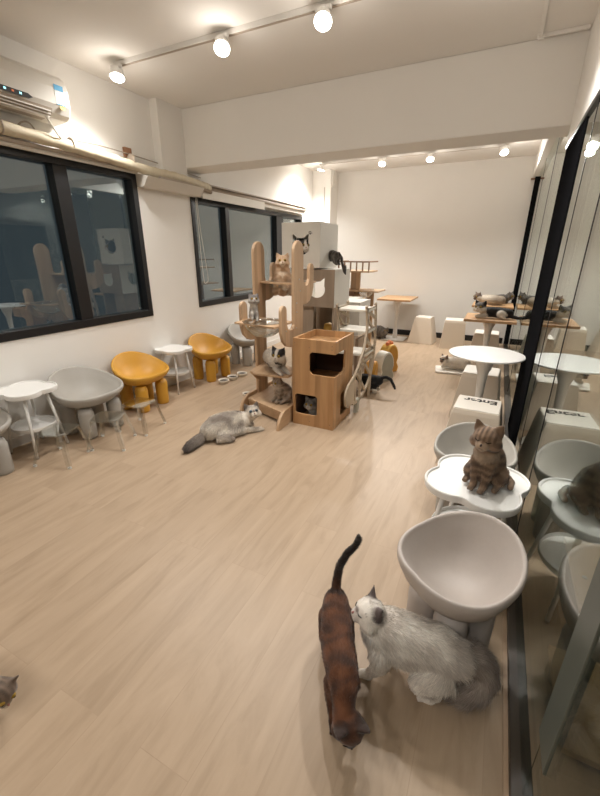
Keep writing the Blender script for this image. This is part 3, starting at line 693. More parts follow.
for x in (-1.375, -1.095):
    bm = bmesh.new(); box(bm, x-.012, x+.012, 3.95, 3.985, 0, .45); ll(finish('leg', bm, M['lattice'], lt))
bm = bmesh.new(); prism(bm, [(3.46, .135), (3.44, .0), (3.50, 0), (3.53, .135)], 0, -1.095, -1.06); ll(finish('foot', bm, M['toyg'], lt))

# ------------------------------------------------------------------ second cat tree with railed lookout
t2 = empty('lookout_cat_tree', (-2.06, 5.75, 0), 0, 'cat tree with brown posts, mid shelf with clear bowl and a railed lookout on top', 'cat tree')
def tl(*d, m='pineflat', n='shelf', bev=.003):
    bm = bmesh.new(); box(bm, *d); return finish(n, bm, M[m], t2, bevel=bev)
tl(.09, .23, -.03, .01, 0, 1.24, m='pine', n='post'); tl(.32, .42, .08, .12, 0, 1.0, m='pine', n='post')
tl(.03, .17, -.09, -.035, 0, .97, m='brownpost', n='post')
tl(-.06, .42, -.22, .22, 1.24, 1.262, n='lookout_floor')
tl(-.12, .56, -.18, .22, .97, .99, n='mid_shelf'); tl(.05, .4, .1, .3, .55, .57, n='low_shelf')
tl(-.2, .45, -.2, .3, 0, .03, n='base_board')
rl = tl(-.06, .42, -.22, -.20, 1.375, 1.395, n='handrail', m='brownpost')
for k in range(6):
    x = -.05+.09*k; tl(x, x+.018, -.218, -.202, 1.262, 1.375, n='baluster', m='brownpost', bev=0)
tl(-.06, -.04, -.2, .22, 1.375, 1.395, n='handrail', m='brownpost'); tl(.40, .42, -.2, .22, 1.375, 1.395, n='handrail', m='brownpost')
bm = bmesh.new(); prof = [(.12*math.sin(PI/2*k/8), -.13*math.cos(PI/2*k/8)) for k in range(9)]+[(.135, .0), (.135, .003), (.116, .003)]+[(.114*math.sin(PI/2*k/8), -.124*math.cos(PI/2*k/8)) for k in range(7, -1, -1)]
lathe(bm, prof, (.32, -.02, .992), 28); finish('clear_bowl', bm, M['acr'], t2, smooth=True)

# ------------------------------------------------------------------ ride-on chick toys
def chick(loc, rz, sz, body, side, label, comb=True):
    r = empty('chick_ride_toy', loc, rz, label, 'toy', 'chick-shaped ride-on toys')
    a = [PI*k/14 for k in range(15)]
    out = [(.12*sz*math.cos(t)+.0, .19*sz+.19*sz*math.sin(t)) for t in a]
    out += [(-.10*sz, .13*sz), (-.14*sz, .06*sz), (-.12*sz, 0), (.12*sz, 0), (.14*sz, .06*sz), (.10*sz, .13*sz)]
    bm = bmesh.new(); prism(bm, out, 1, -.07*sz, .07*sz); finish('body', bm, body, r, bevel=.012)
    inn = [(p[0]*.84, .012+p[1]*.9) for p in out]
    for s_ in (-1, 1):
        bm = bmesh.new(); prism(bm, inn, 1, s_*.07*sz-.004, s_*.07*sz+.004); finish('side_panel', bm, side, r)
    if comb:
        bm = bmesh.new()
        for dx, z in ((-.035, .385), (0, .40), (.035, .385)):
            for q in bmesh.ops.create_icosphere(bm, subdivisions=2, radius=.03*sz)['verts']: q.co += Vector((dx*sz, 0, z*sz))
        finish('comb', bm, M['toyo'], r, smooth=True)
    return r
chick((-1.15, 5.02, 0), R_(62), 1.0, M['toyy'], M['toyd'], 'yellow chick-shaped ride toy with orange comb, the farthest of the three')
chick((-1.11, 4.62, 0), R_(62), .98, M['toyw'], M['toyg'], 'cream chick-shaped ride toy between the yellow and amber ones', False)
chick((-1.17, 4.28, 0), R_(95), .86, M['toyd'], M['toyd'], 'amber chick-shaped ride toy with coral comb behind the black cat')
pg = empty('penguin_plush', (-1.76, 4.55, .0), 0, 'small black and yellow bird plush seen through the gap in the box tower', 'toy')
pg.location = (-1.8, 4.47, .5+.4)
pg.location = (-1.69, 4.22, .0)
bm = bmesh.new()
lathe(bm, [(0, 0), (.07, 0), (.085, .1), (.075, .35), (.06, .55), (.045, .62), (0, .64)], n=20); finish('body', bm, M['fluff'], pg, smooth=True)
bm = bmesh.new(); lathe(bm, [(0, .60), (.062, .62), (.07, .67), (.06, .72), (0, .74)], n=20); finish('head', bm, M['toyy'], pg, smooth=True)

# ------------------------------------------------------------------ tables at the back and right
def bar_table(loc, w, d, label, h=.75):
    r = empty('bar_table', loc, 0, label, 'table', 'wood-topped pedestal tables')
    bm = bmesh.new(); box(bm, -w/2, w/2, -d/2, d/2, h-.03, h); finish('table_top', bm, M['barwood'], r, bevel=.003)
    bm = bmesh.new(); lathe(bm, [(0, .02), (.045, .02), (.04, .1), (.03, .35), (.045, .6), (.09, .715), (0, .718)], n=24)
    finish('pedestal', bm, M['white'], r, smooth=True)
    bm = bmesh.new(); box(bm, -.2, .2, -.2, .2, 0, .012); finish('base_plate', bm, M['white'], r, bevel=.004)
    return r
bar_table((-1.57, 7.22, 0), .58, .74, 'small wood-topped white pedestal table at the back wall')
bar_table((-.01, 5.46, 0), .58, .6, 'wood-topped pedestal table by the glass with the black and white cat on it')
bar_table((-.01, 6.95, 0), .58, .6, 'farthest wood-topped pedestal table by the glass, near the back wall')
rt = empty('round_table', (.01, 3.46, 0), 0, 'round white pedestal table touching the glass, above the lettered stools', 'table')
bm = bmesh.new(); lathe(bm, [(0, .70), (.25, .71), (.284, .716), (.29, .724), (.287, .73), (0, .73)], n=64); finish('table_top', bm, M['whitep'], rt, smooth=False, bevel=.001)
bm = bmesh.new(); lathe(bm, [(0, .015), (.2, .012), (.2, .006), (.2, .0), (0, 0)], n=40); finish('base_plate', bm, M['whitep'], rt)
bm = bmesh.new(); lathe(bm, [(0, .012), (.12, .013), (.06, .04), (.033, .12), (.03, .35), (.04, .55), (.08, .68), (.1, .70), (0, .70)], n=32); finish('pedestal', bm, M['white'], rt, smooth=True)

def keystool(loc, rz, label, text=None, h=.45, wt=.15, wb=.215):
    r = empty('keycap_stool', loc, rz, label, 'stool', 'keycap-shaped stools')
    bm = bmesh.new()
    prof = [(wb, 0), (wb*.99, .02), (wt+.012, h-.04), (wt+.004, h-.008)]
    rs = []
    for w, z in prof: rs.append([bm.verts.new((p[0], p[1], z)) for p in rrect(-w, w, -w, w, .008)])
    for a, b in zip(rs, rs[1:]):
        for k in range(len(a)): bm.faces.new((a[k], a[(k+1) % len(a)], b[(k+1) % len(a)], b[k]))
    bm.faces.new(rs[0]); bm.faces.new(rs[-1]); finish('body', bm, M['key'], r, bevel=.002)
    bm = bmesh.new(); prism(bm, rrect(-wt, wt, -wt, wt, .008), 2, h-.008, h); tp = finish('top_pad', bm, M['keytop'], r, bevel=.003)
    if text:
        cu = bpy.data.curves.new('lettering', 'FONT'); cu.body = text; cu.size = .105 if len(text) > 2 else .075; cu.offset = .003; cu.extrude = .0006; cu.align_x = 'CENTER'; cu.align_y = 'CENTER'
        to = bpy.data.objects.new('tmp', cu); COL.objects.link(to)
        dg = bpy.context.evaluated_depsgraph_get(); me = bpy.data.meshes.new_from_object(to.evaluated_get(dg)); bpy.data.objects.remove(to)
        me.materials.clear(); me.materials.append(M['ink']); o = bpy.data.objects.new('lettering', me); COL.objects.link(o); o.parent = r
        o.location = (.012, .07, h+.0007) if len(text) > 2 else (.06, .06, h+.0007); o.rotation_euler = (0, 0, PI); o.scale = (1.0, 1.0, 1)
    return r
keystool((.015, 2.99, 0), R_(-3), 'cream keycap stool with the word Enter on its top, in front of the round table', 'Enter')
keystool((.0, 3.97, 0), R_(-3), 'cream keycap stool with small black lettering behind the round table pedestal', 'Esc')
keystool((-.02, 6.0, 0), 0, 'plain cream keycap stool between the two tables by the glass', h=.47)
keystool((-.53, 6.98, 0), R_(4), 'plain cream keycap stool left of the farthest glass-side table', h=.47, wt=.15, wb=.2)
keystool((-1.06, 7.18, 0), R_(-4), 'plain cream keycap stool standing alone by the back wall beside the small table', h=.45, wt=.13)
keystool((-2.2, 7.1, 0), R_(4), 'plain cream keycap stool left of the small back wall table', h=.47, wt=.13, wb=.18)
for (x, y, s, rz, lb) in ((-.38, 5.42, .2, R_(8), 'low flat white pad on the floor with the white cat on it'), (-.36, 5.92, .2, R_(-4), 'low flat white pad behind the white cat')):
    bm = bmesh.new(); prism(bm, rrect(-s, s, -s*.8, s*.8, .03), 2, 0, .028); o = finish('floor_pad', bm, M['keytop'], None, bevel=.008)
    o.location = (x, y, 0); o.rotation_euler.z = rz; tag(o, lb, 'pad', 'flat floor pads')

# ------------------------------------------------------------------ cats
class Cat:
    """collects sphere samples (centre, radius, region, hair direction) and remeshes them into one skin"""
    def __init__(s, name, loc, rz, label, vox=.006, cat='cat', k=1.0):
        s.root = empty(name, loc, rz, label, cat); s.root.scale = (k, k, k); s.P = []; s.ears = []; s.vox = vox; s.heads = []
    def chain(s, pts, region, flow=None, sq=None):
        """pts: list of (x,y,z,r)"""
        for i in range(len(pts)-1):
            a, b = Vector(pts[i][:3]), Vector(pts[i+1][:3]); ra, rb = pts[i][3], pts[i+1][3]
            n = max(2, int((b-a).length/(min(ra, rb)*.28))+1)
            d = (b-a).normalized() if (b-a).length > 1e-6 else Vector((0, 0, -1))
            for k in range(n+1):
                t = k/n; s.P.append((a.lerp(b, t), ra+(rb-ra)*t, region, d if flow is None else Vector(flow)))
    def ball(s, c, r, region, sc=(1, 1, 1), flow=(0, 0, -1), rot=None):
        s.P.append((Vector(c), r, region, Vector(flow), Vector(sc), rot))
    def head(s, c, f, u, k=1.0, eye='eye', nose='nose', muz=1.0, ear=1.0, closed=False, reg=''):
        """c centre, f facing direction, u up"""
        c = Vector(c); f = Vector(f).normalized(); u = Vector(u); u = (u-f*u.dot(f)).normalized(); l = u.cross(f)
        R = Matrix((f, l, u)).transposed()
        def W(x, y, z): return c+R@Vector((x, y, z))*k
        q = R.to_quaternion()
        s.ball(W(0, 0, 0), .044*k, 'head', (1, 1.02, .92), -f, q)
        s.ball(W(.006, .024, -.014), .0275*k, 'cheek', (1, 1, .85), l, q); s.ball(W(.006, -.024, -.014), .0275*k, 'cheek', (1, 1, .85), -l, q)
        s.ball(W(.035, 0, -.012), .017*k, 'muzzle', (1*muz, 1.25, .85), -f, q)
        s.ball(W(.039, .009, -.017), .011*k, 'muzzle', flow=l, rot=q); s.ball(W(.039, -.009, -.017), .011*k, 'muzzle', flow=-l, rot=q)
        s.ball(W(.034, 0, -.027), .010*k, 'muzzle', flow=-u, rot=q); s.ball(W(.036, 0, .002), .010*k, 'nosebridge', (1.1, .7, .7), -f, q)
        for sd in (1, -1): s.ears.append((W(-.004, .027*sd, .026), R@Vector((.12, .42*sd, 1)).normalized(), R, k*ear, sd))
        s.heads.append((c, R, k, eye, nose, closed))
    def build(s, coat, seed=0, fur=0, flen=.01, fw=.0009, lift=.35, smooth=5, lab=None):
        bm = bmesh.new(); pts = []
        for p in s.P:
            c, r = p[0], p[1]
            q = bmesh.ops.create_icosphere(bm, subdivisions=2, radius=r)['verts']
            if len(p) > 4:
                sc = p[4]; rot = p[5]
                for v in q:
                    w_ = Vector((v.co.x*sc.x, v.co.y*sc.y, v.co.z*sc.z))
                    if rot: w_ = rot@w_
                    v.co = w_+c
            else:
                for v in q: v.co += c
            pts.append((c, r, p[2], p[3]))
        for b, d, R, k, sd in s.ears:
            h = .034*k; ww = .021*k; th = .0075*k
            fwd = R.col[0]; wd = d.cross(fwd).normalized(); fw2 = wd.cross(d).normalized()
            base = []; n = 10
            for z, sc in ((-.3, 1.1), (.0, 1.0), (.35, .82), (.7, .5), (1.0, .16)):
                base.append([bm.verts.new(b+d*(h*z)+wd*(ww*sc*math.cos(2*PI*j/n))+fw2*(max(th*sc, .0032*k)*math.sin(2*PI*j/n))) for j in range(n)])
            for A, B_ in zip(base, base[1:]):
                for j in range(n): bm.faces.new((A[j], A[(j+1) % n], B_[(j+1) % n], B_[j]))
            bm.faces.new(base[0]); bm.faces.new(base[-1])
            for z in (0, .3, .6, 1.0): pts.append((b+d*(h*z), ww*(1-.7*z), 'ear', d))
        me = bpy.data.meshes.new('body'); bm.to_mesh(me); bm.free()
        o = bpy.data.objects.new('body', me); COL.objects.link(o)
        rm = o.modifiers.new('r', 'REMESH'); rm.mode = 'VOXEL'; rm.voxel_size = s.vox
        sm = o.modifiers.new('s', 'SMOOTH'); sm.factor = .5; sm.iterations = smooth
        dg = bpy.context.evaluated_depsgraph_get(); dg.update()
        m2 = bpy.data.meshes.new_from_object(o.evaluated_get(dg)); m2.name = 'body'
        bpy.data.objects.remove(o); bpy.data.meshes.remove(me)
        kd = kdtree.KDTree(len(pts))
        for i, p in enumerate(pts): kd.insert(p[0], i)
        kd.balance()
        n = len(m2.vertices); cols = np.ones((n, 4), np.float32); flows = np.zeros((n, 3), np.float32)
        for i, v in enumerate(m2.vertices):
            tot = 0; cc = Vector((0, 0, 0)); fl = Vector((0, 0, 0))
            for co, j, dist in kd.find_n(v.co, 7):
                pr_ = pts[j]; wgt = 1/(max(dist-pr_[1]*.92, .0008))**2
                cc += Vector(coat(pr_[2], v.co, v.normal))*wgt; fl += pr_[3]*wgt; tot += wgt
            cols[i, :3] = cc/tot; flows[i] = fl/tot
        at = m2.color_attributes.new('coat', 'FLOAT_COLOR', 'POINT'); at.data.foreach_set('color', cols.ravel())
        m2.materials.clear(); m2.materials.append(M['coat'])
        m2.polygons.foreach_set('use_smooth', [True]*len(m2.polygons))
        body = bpy.data.objects.new('body', m2); COL.objects.link(body); body.parent = s.root
        # eyes, nose
        for c, R, k, eye, nose, closed in s.heads:
            def W(x, y, z): return c+R@Vector((x, y, z))*k
            for sd in (1, -1):
                if not closed:
                    bm = bmesh.new(); ec = W(.0345, .0165*sd, .006)
                    for v in bmesh.ops.create_icosphere(bm, subdivisions=2, radius=.0098*k)['verts']: v.co += ec
                    ey = finish('eye', bm, M[eye], s.root, smooth=True)
                    bm = bmesh.new(); pc = ec+R@Vector((.92, .18*sd, .02)).normalized()*.0066*k
                    for v in bmesh.ops.create_icosphere(bm, subdivisions=2, radius=.0048*k)['verts']: v.co = v.co+pc
                    finish('pupil', bm, M['pupil'], ey, smooth=True)
                else:
                    bm = bmesh.new(); tube(bm, [W(.040, .009*sd, .004), W(.041, .016*sd, .0015), W(.036, .025*sd, .005)], .0014*k, 6); finish('closed_eye', bm, M['pupil'], s.root, smooth=True)
            bm = bmesh.new(); tube(bm, [W(.0455, 0, -.006), W(.053, 0, -.0085)], [.0042*k, .0028*k], 8); finish('nose', bm, M[nose], s.root, smooth=True)
            bm = bmesh.new(); tube(bm, [W(.046, .010, -.022), W(.0515, .004, -.0205), W(.052, 0, -.017), W(.0515, -.004, -.0205), W(.046, -.010, -.022)], .0006*k, 6); finish('mouth', bm, M['nosed'], s.root)
        if fur:
            rg = np.random.default_rng(seed+1)
            m2.calc_loop_triangles()
            co = np.empty(n*3, np.float32); m2.vertices.foreach_get('co', co); co = co.reshape(-1, 3)
            no = np.empty(n*3, np.float32); m2.vertices.foreach_get('normal', no); no = no.reshape(-1, 3)
            tr = np.empty(len(m2.loop_triangles)*3, np.int32); m2.loop_triangles.foreach_get('vertices', tr); tr = tr.reshape(-1, 3)
            A = co[tr]; ar = np.linalg.norm(np.cross(A[:, 1]-A[:, 0], A[:, 2]-A[:, 0]), axis=1); pr_ = ar/ar.sum()
            idx = rg.choice(len(tr), fur, p=pr_); b = rg.random((fur, 2)); fl_ = b.sum(1) > 1; b[fl_] = 1-b[fl_]
            wts = np.stack([1-b.sum(1), b[:, 0], b[:, 1]], 1)[:, :, None]
            Pp = (co[tr[idx]]*wts).sum(1); Nn = (no[tr[idx]]*wts).sum(1); Nn /= np.linalg.norm(Nn, axis=1)[:, None]+1e-9
            Cc = (cols[tr[idx]]*wts).sum(1); Fl = (flows[tr[idx]]*wts).sum(1)
            Lr = np.array([flen(c) if callable(flen) else flen for c in Pp]) if callable(flen) else np.full(fur, flen)
            # keep hair off the face
            for c, R, k, *_ in s.heads:
                d = Pp-np.array(c); f_ = np.array(R.col[0]); dist = np.linalg.norm(d, axis=1); face = (dist < .065*k)
                Lr[face] *= .35; Lr[face & (d@f_ > .02*k)] *= .3
            up = Nn[:, 2] ; zlow = Pp[:, 2] < .03; Lr[zlow] *= .35
            for b_, d_, R2, k2, sd2 in s.ears:
                q_ = Pp-np.array(b_); Lr[(q_@np.array(d_) > .004) & (np.linalg.norm(q_, axis=1) < .05*k2)] *= .22
            clump = np.array([noise.noise(Vector(p)*70) for p in Pp])
            T_ = Fl-Nn*(Fl*Nn).sum(1)[:, None]; T_ /= np.linalg.norm(T_, axis=1)[:, None]+1e-9
            D = T_+Nn*lift+rg.normal(0, .16, (fur, 3))+np.array([0, 0, -.12]); D /= np.linalg.norm(D, axis=1)[:, None]
            Lr = Lr*(.75+.5*rg.random(fur))*(1+.4*clump)
            side = np.cross(D, Nn+rg.normal(0, .5, (fur, 3))); side /= np.linalg.norm(side, axis=1)[:, None]+1e-9
            mid = Pp+D*Lr[:, None]*.55; D2 = D*1.0+np.array([0, 0, -.35])-Nn*.15; D2 /= np.linalg.norm(D2, axis=1)[:, None]
            tip = mid+D2*Lr[:, None]*.5
            tip[:, 2] = np.maximum(tip[:, 2], .001); mid[:, 2] = np.maximum(mid[:, 2], .001)
            V = np.stack([Pp-side*fw-Nn*.0006, Pp+side*fw-Nn*.0006, mid+side*fw*.8, mid-side*fw*.8, tip], 1).reshape(-1, 3).astype(np.float32)
            fm = bpy.data.meshes.new('fur'); fm.vertices.add(fur*5); fm.vertices.foreach_set('co', V.ravel())
            k = np.arange(fur, dtype=np.int32)[:, None]*5
            li = np.concatenate([k, k+1, k+2, k+3, k+3, k+2, k+4], 1).ravel()
            fm.loops.add(len(li)); fm.loops.foreach_set('vertex_index', li)
            st = (np.arange(fur, dtype=np.int32)[:, None]*7+np.array([0, 4], np.int32)).ravel(); fm.polygons.add(fur*2)
            fm.polygons.foreach_set('loop_start', st); fm.update(calc_edges=True); 
            br = (1+.16*rg.normal(0, 1, fur)).clip(.6, 1.4)[:, None]; C4 = np.ones((fur, 4), np.float32); C4[:, :3] = (Cc[:, :3]*br).clip(0, 1)
            C5 = np.repeat(C4[:, None], 5, 1).reshape(-1, 4)
            fa = fm.color_attributes.new('coat', 'FLOAT_COLOR', 'POINT'); fa.data.foreach_set('color', C5.ravel().astype(np.float32))
            fm.materials.append(M['coat']); fm.polygons.foreach_set('use_smooth', [True]*len(fm.polygons))
            fo = bpy.data.objects.new('fur', fm); COL.objects.link(fo); fo.parent = s.root; fo['kind'] = 'stuff'
        return s.root

def mixc(a, b, t): t = max(0, min(1, t)); return tuple(a[i]*(1-t)+b[i]*t for i in range(3))
def nz(p, sc, off=0): return noise.noise(Vector(p)*sc+Vector((off, off*.7, 0)))
def tabby(base, dark, light, sc=60, axis=0, amt=.8):
    def f(reg, p, n):
        s_ = math.sin(p[axis]*sc*2.4+3*nz(p, 14)) if False else 0
        s_ = math.sin(p[axis]*sc*2.6+3*nz(p, 12)+(abs(p[1])*60 if axis == 2 else 0))
        s_ = max(-1, min(1, s_*2.2))
        if reg == 'head' : s_ = max(-1, min(1, 2*math.sin(p[1]*330)))
        c = mixc(base, dark, amt*(.5+.5*s_)*(.85+.5*nz(p, 30, 3)))
        if reg in ('muzzle', 'chest'): c = mixc(c, light, .7)
        if reg == 'belly': c = mixc(c, light, .3)
        if reg == 'paw': c = mixc(c, light, .15)
        if reg == 'ear': c = mixc(base, dark, .4)
        return c
    return f
WH = (.72, .66, .58)
def stand_legs(c, x, ysp, zt, front, hs=1.0, off=0, r=1.0, reg='leg'):
    for sd in (1, -1):
        o = off*sd
        if front:
            c.chain([(x, ysp*sd, zt, .036*r), (x-.018+o*.5, (ysp+.004)*sd, zt*.60, .025*r), (x+o, (ysp)*sd, zt*.22, .0155*r)], reg)
            c.chain([(x+o, ysp*sd, zt*.22, .0155*r), (x+.006+o, ysp*sd, .020, .015*r)], 'paw', (1, 0, -.5)); c.chain([(x+.006+o, ysp*sd, .018, .017*r), (x+.026+o, ysp*sd, .014, .014*r)], 'paw', (1, 0, 0))
            for t_ in (-.008, 0, .008): c.ball((x+.037+o, ysp*sd+t_*r, .010), .0085*r, 'paw', flow=(1, 0, 0))
        else:
            c.chain([(x, ysp*sd, zt, .052*r), (x+.045+o*.4, (ysp+.012)*sd, zt*.62, .036*r), (x-.028+o, (ysp+.006)*sd, zt*.36, .018*r)], reg)
            c.chain([(x-.028+o, (ysp+.006)*sd, zt*.36, .018*r), (x-.012+o, (ysp+.004)*sd, .020, .015*r)], 'paw', (.4, 0, -1)); c.chain([(x-.012+o, (ysp+.004)*sd, .017, .016*r), (x+.016+o, (ysp+.004)*sd, .014, .0145*r)], 'paw', (1, 0, 0))
            for t_ in (-.008, 0, .008): c.ball((x+.027+o, (ysp+.004)*sd+t_*r, .010), .0085*r, 'paw', flow=(1, 0, 0))

# 1 --- brown cat walking towards the viewer, nose to the floor, tail raised
c = Cat('brown_cat', (-.298, .935, 0), R_(-64), 'sleek dark brown cat walking with head lowered and tail raised, front centre', .0048)
c.chain([(-.175, 0, .205, .050), (-.12, -.004, .205, .058), (-.04, -.008, .195, .061), (.04, -.004, .192, .060), (.10, .0, .195, .054), (.145, 0, .185, .044)], 'back', (-1, 0, -.15))
c.chain([(-.04, 0, .175, .056), (.08, 0, .165, .052)], 'belly', (-1, 0, 0))
c.chain([(.145, 0, .185, .043), (.185, -.004, .16, .036), (.21, -.008, .14, .034)], 'neck', (-1, 0, .3))
stand_legs(c, -.14, .026, .17, False, off=.03, r=.84); stand_legs(c, .10, .030, .155, True, off=-.03, r=.9)
c.chain([(-.20, 0, .225, .020), (-.225, .006, .27, .017), (-.232, .014, .32, .0155), (-.222, .022, .36, .015), (-.226, .045, .405, .0145), (-.24, .072, .42, .0135), (-.238, .085, .455, .0125), (-.228, .082, .48, .009)], 'tail')
c.head((.215, .012, .13), (.66, .12, -.74), (.7, .1, .6), 1.12, muz=1.15, ear=1.15, nose='nosed', closed=True)
def f(reg, p, n):
    dk, bs = (.016, .010, .008), (.15, .055, .022)
    c_ = mixc(bs, (.05, .02, .010), .5+.5*nz(p, 26)+.35*math.sin(p[0]*90+5*nz(p, 12)))
    if reg == 'tail': return mixc(c_, dk, .45+.8*(p[2]-.24)/.15)
    if reg == 'paw': return mixc(c_, dk, .7)
    if reg == 'ear': return (.03, .015, .010)
    if reg in ('muzzle', 'nosebridge'): return dk
    if reg in ('head', 'cheek'): return mixc(c_, (.04, .018, .012), .5)
    return c_
c.build(f, 1, 30000, .012, .0006, .25)

# 2 --- white long haired colourpoint, facing left, big tail sweeping right
c = Cat('white_longhair_cat', (-.045, 1.06, 0), R_(186), 'white long-haired cat with grey face and bushy tail, beside the brown cat', .0055)
c.chain([(-.10, .0, .20, .070), (-.06, .0, .21, .078), (0, 0, .21, .080), (.07, 0, .215, .083), (.12, 0, .225, .076)], 'back', (-1, 0, -.45))
c.chain([(-.04, 0, .165, .062), (.08, 0, .165, .064)], 'belly', (-.6, 0, -1))
c.chain([(.12, 0, .17, .066), (.15, 0, .215, .060), (.17, 0, .25, .050)], 'chest', (-.2, 0, -1))
stand_legs(c, -.07, .046, .15, False, off=.02, r=1.1); stand_legs(c, .125, .042, .15, True, off=.03, r=1.15)
c.chain([(-.13, -.0, .21, .036), (-.175, -.03, .19, .042), (-.21, -.045, .15, .046), (-.222, -.035, .11, .046), (-.205, -.01, .08, .045), (-.17, .01, .065, .040), (-.13, .015, .06, .03)], 'tail')
c.head((.178, .015, .295), (.85, .42, .30), (-.25, -.1, 1), 1.3, eye='eyeb', closed=True)
def f(reg, p, n):
    w_ = (.86, .80, .72); g = (.26, .21, .18)
    c_ = mixc(w_, (.50, .43, .37), .2+.9*nz(p, 22))
    if reg == 'tail': return mixc((.44, .37, .31), g, .6+.9*nz(p, 30))
    if reg == 'ear': return (.09, .065, .06)
    if reg == 'muzzle': return mixc(w_, (.3, .24, .22), .5)
    if reg == 'nosebridge': return (.16, .125, .11)
    if reg in ('head',): return mixc(w_, (.25, .2, .18), .15+.5*nz(p, 40))
    if reg == 'back' and p[0] < -.1: return mixc(c_, (.42, .35, .30), .5)
    return c_
c.build(f, 2, 60000, lambda p: (.009 if p[2] < .125 else .028) if p[0] > -.12 else .045, .0007, .30)

# 3 --- tabby sitting on the cloud table
c = Cat('brown_tabby_cat', (.085, 1.74, .505), R_(-108), 'brown tabby cat sitting upright on the white cloud table by the glass', .0048, k=.98)
c.chain([(-.065, 0, .065, .070), (-.04, 0, .115, .070), (-.005, 0, .160, .062)], 'back', (-.2, 0, -1))
c.chain([(.0, 0, .07, .056), (.022, 0, .13, .054), (.035, 0, .18, .054)], 'chest', (.1, 0, -1))
c.chain([(.03, 0, .19, .052), (.045, 0, .225, .048)], 'neck', (0, 0, -1))
for sd in (1, -1):
    c.chain([(.04, .030*sd, .14, .028), (.052, .028*sd, .08, .019), (.062, .022*sd, .03, .0155)], 'leg'); c.chain([(.062, .022*sd, .018, .017), (.085, .022*sd, .014, .015)], 'paw', (1, 0, 0))
    for t_ in (-.008, 0, .008): c.ball((.097, .022*sd+t_, .010), .0082, 'paw', flow=(1, 0, 0))
    c.chain([(-.045, .048*sd, .055, .046), (-.0, .062*sd, .048, .033)], 'leg', (.5, 0, -1)); c.chain([(.0, .066*sd, .018, .016), (.045, .066*sd, .014, .014)], 'paw', (1, 0, 0))
c.chain([(-.12, 0, .02, .018), (-.12, .06, .018, .017), (-.08, .10, .017, .016), (-.03, .11, .016, .014)], 'tail')
c.head((.062, 0, .262), (1, .0, -.02), (.0, 0, 1), 1.36, closed=True, nose='nosed')
tb = tabby((.27, .175, .11), (.07, .042, .028), (.46, .35, .25), 55, 2, .85)
c.build(tb, 3, 22000, .012, .0006, .35)

# 4 --- grey and white longhair lying on the floor
c = Cat('lying_longhair_cat', (-1.90, 2.47, 0), R_(66), 'fluffy pale grey longhair cat lying on the floor in front of the cactus tree', .007, k=1.08)
c.chain([(-.15, .02, .08, .078), (-.08, .03, .092, .094), (.0, .025, .092, .094), (.08, .015, .09, .086), (.14, .005, .095, .072)], 'back', (-1, 0, -.4))
c.chain([(-.1, -.04, .05, .05), (.08, -.04, .05, .05)], 'belly', (-.5, -.5, -.5))
c.chain([(.15, .0, .10, .056), (.19, -.01, .12, .052)], 'chest', (0, 0, -1))
c.chain([(.12, -.06, .03, .024), (.20, -.09, .018, .018), (.25, -.10, .015, .016)], 'paw', (1, 0, 0)); c.chain([(.14, .05, .03, .024), (.24, .04, .016, .018)], 'paw', (1, 0, 0))
c.chain([(-.12, -.08, .035, .035), (-.05, -.12, .02, .02)], 'leg')
c.chain([(-.22, .02, .05, .034), (-.28, .0, .035, .040), (-.34, -.03, .030, .038), (-.39, -.06, .026, .028)], 'tail')
c.head((.205, -.03, .16), (-.3, -.95, .3), (0, .2, 1), 1.4, eye='eyeb')
def f(reg, p, n):
    w_ = (.78, .71, .61); g = (.30, .25, .205)
    c_ = mixc(w_, (.36, .30, .25), .45+1.1*nz(p, 14))
    if reg == 'tail': return mixc(g, (.09, .07, .06), (-.27-p[0])/.13)
    if reg in ('ear', 'nosebridge'): return (.14, .11, .09)
    if reg == 'head': return mixc(w_, g, .7+.6*nz(p, 50))
    if reg in ('chest', 'muzzle', 'cheek'): return w_
    return c_
c.build(f, 4, 34000, lambda p: .03, .0011, .42)

# 5 --- black and white cat on the shelf
c = Cat('black_and_white_cat', (-1.83, 3.14, .425), R_(-28), 'white cat with black face patches lying on the cactus tree shelf', .007, k=1.12)
c.chain([(-.13, .05, .09, .07), (-.06, .04, .10, .08), (.03, .0, .09, .068), (.08, .0, .10, .055)], 'back', (-1, 0, -.4))
c.chain([(.08, .02, .10, .052), (.11, .0, .13, .042)], 'chest', (0, 0, -1))
for sd in (1, -1): c.chain([(.08, .035*sd, .04, .024), (.15, .035*sd, .018, .018), (.18, .035*sd, .010, .015)], 'paw', (1, 0, 0))
c.head((.125, -.03, .165), (.55, -.8, -.1), (.1, 0, 1), 1.35)
def f(reg, p, n):
    bk = (.022, .018, .018)
    if reg == 'ear': return bk
    if reg in ('head',): return bk if (abs((p[0]-.125)*.8+(p[1]+.03)*.55) > .012 and p[2] > .16) else WH
    if reg == 'cheek': return WH
    if reg == 'back' and nz(p, 12, 2) > .28: return bk
    return WH
c.build(f, 5, 9000, .016, .0011, .35)

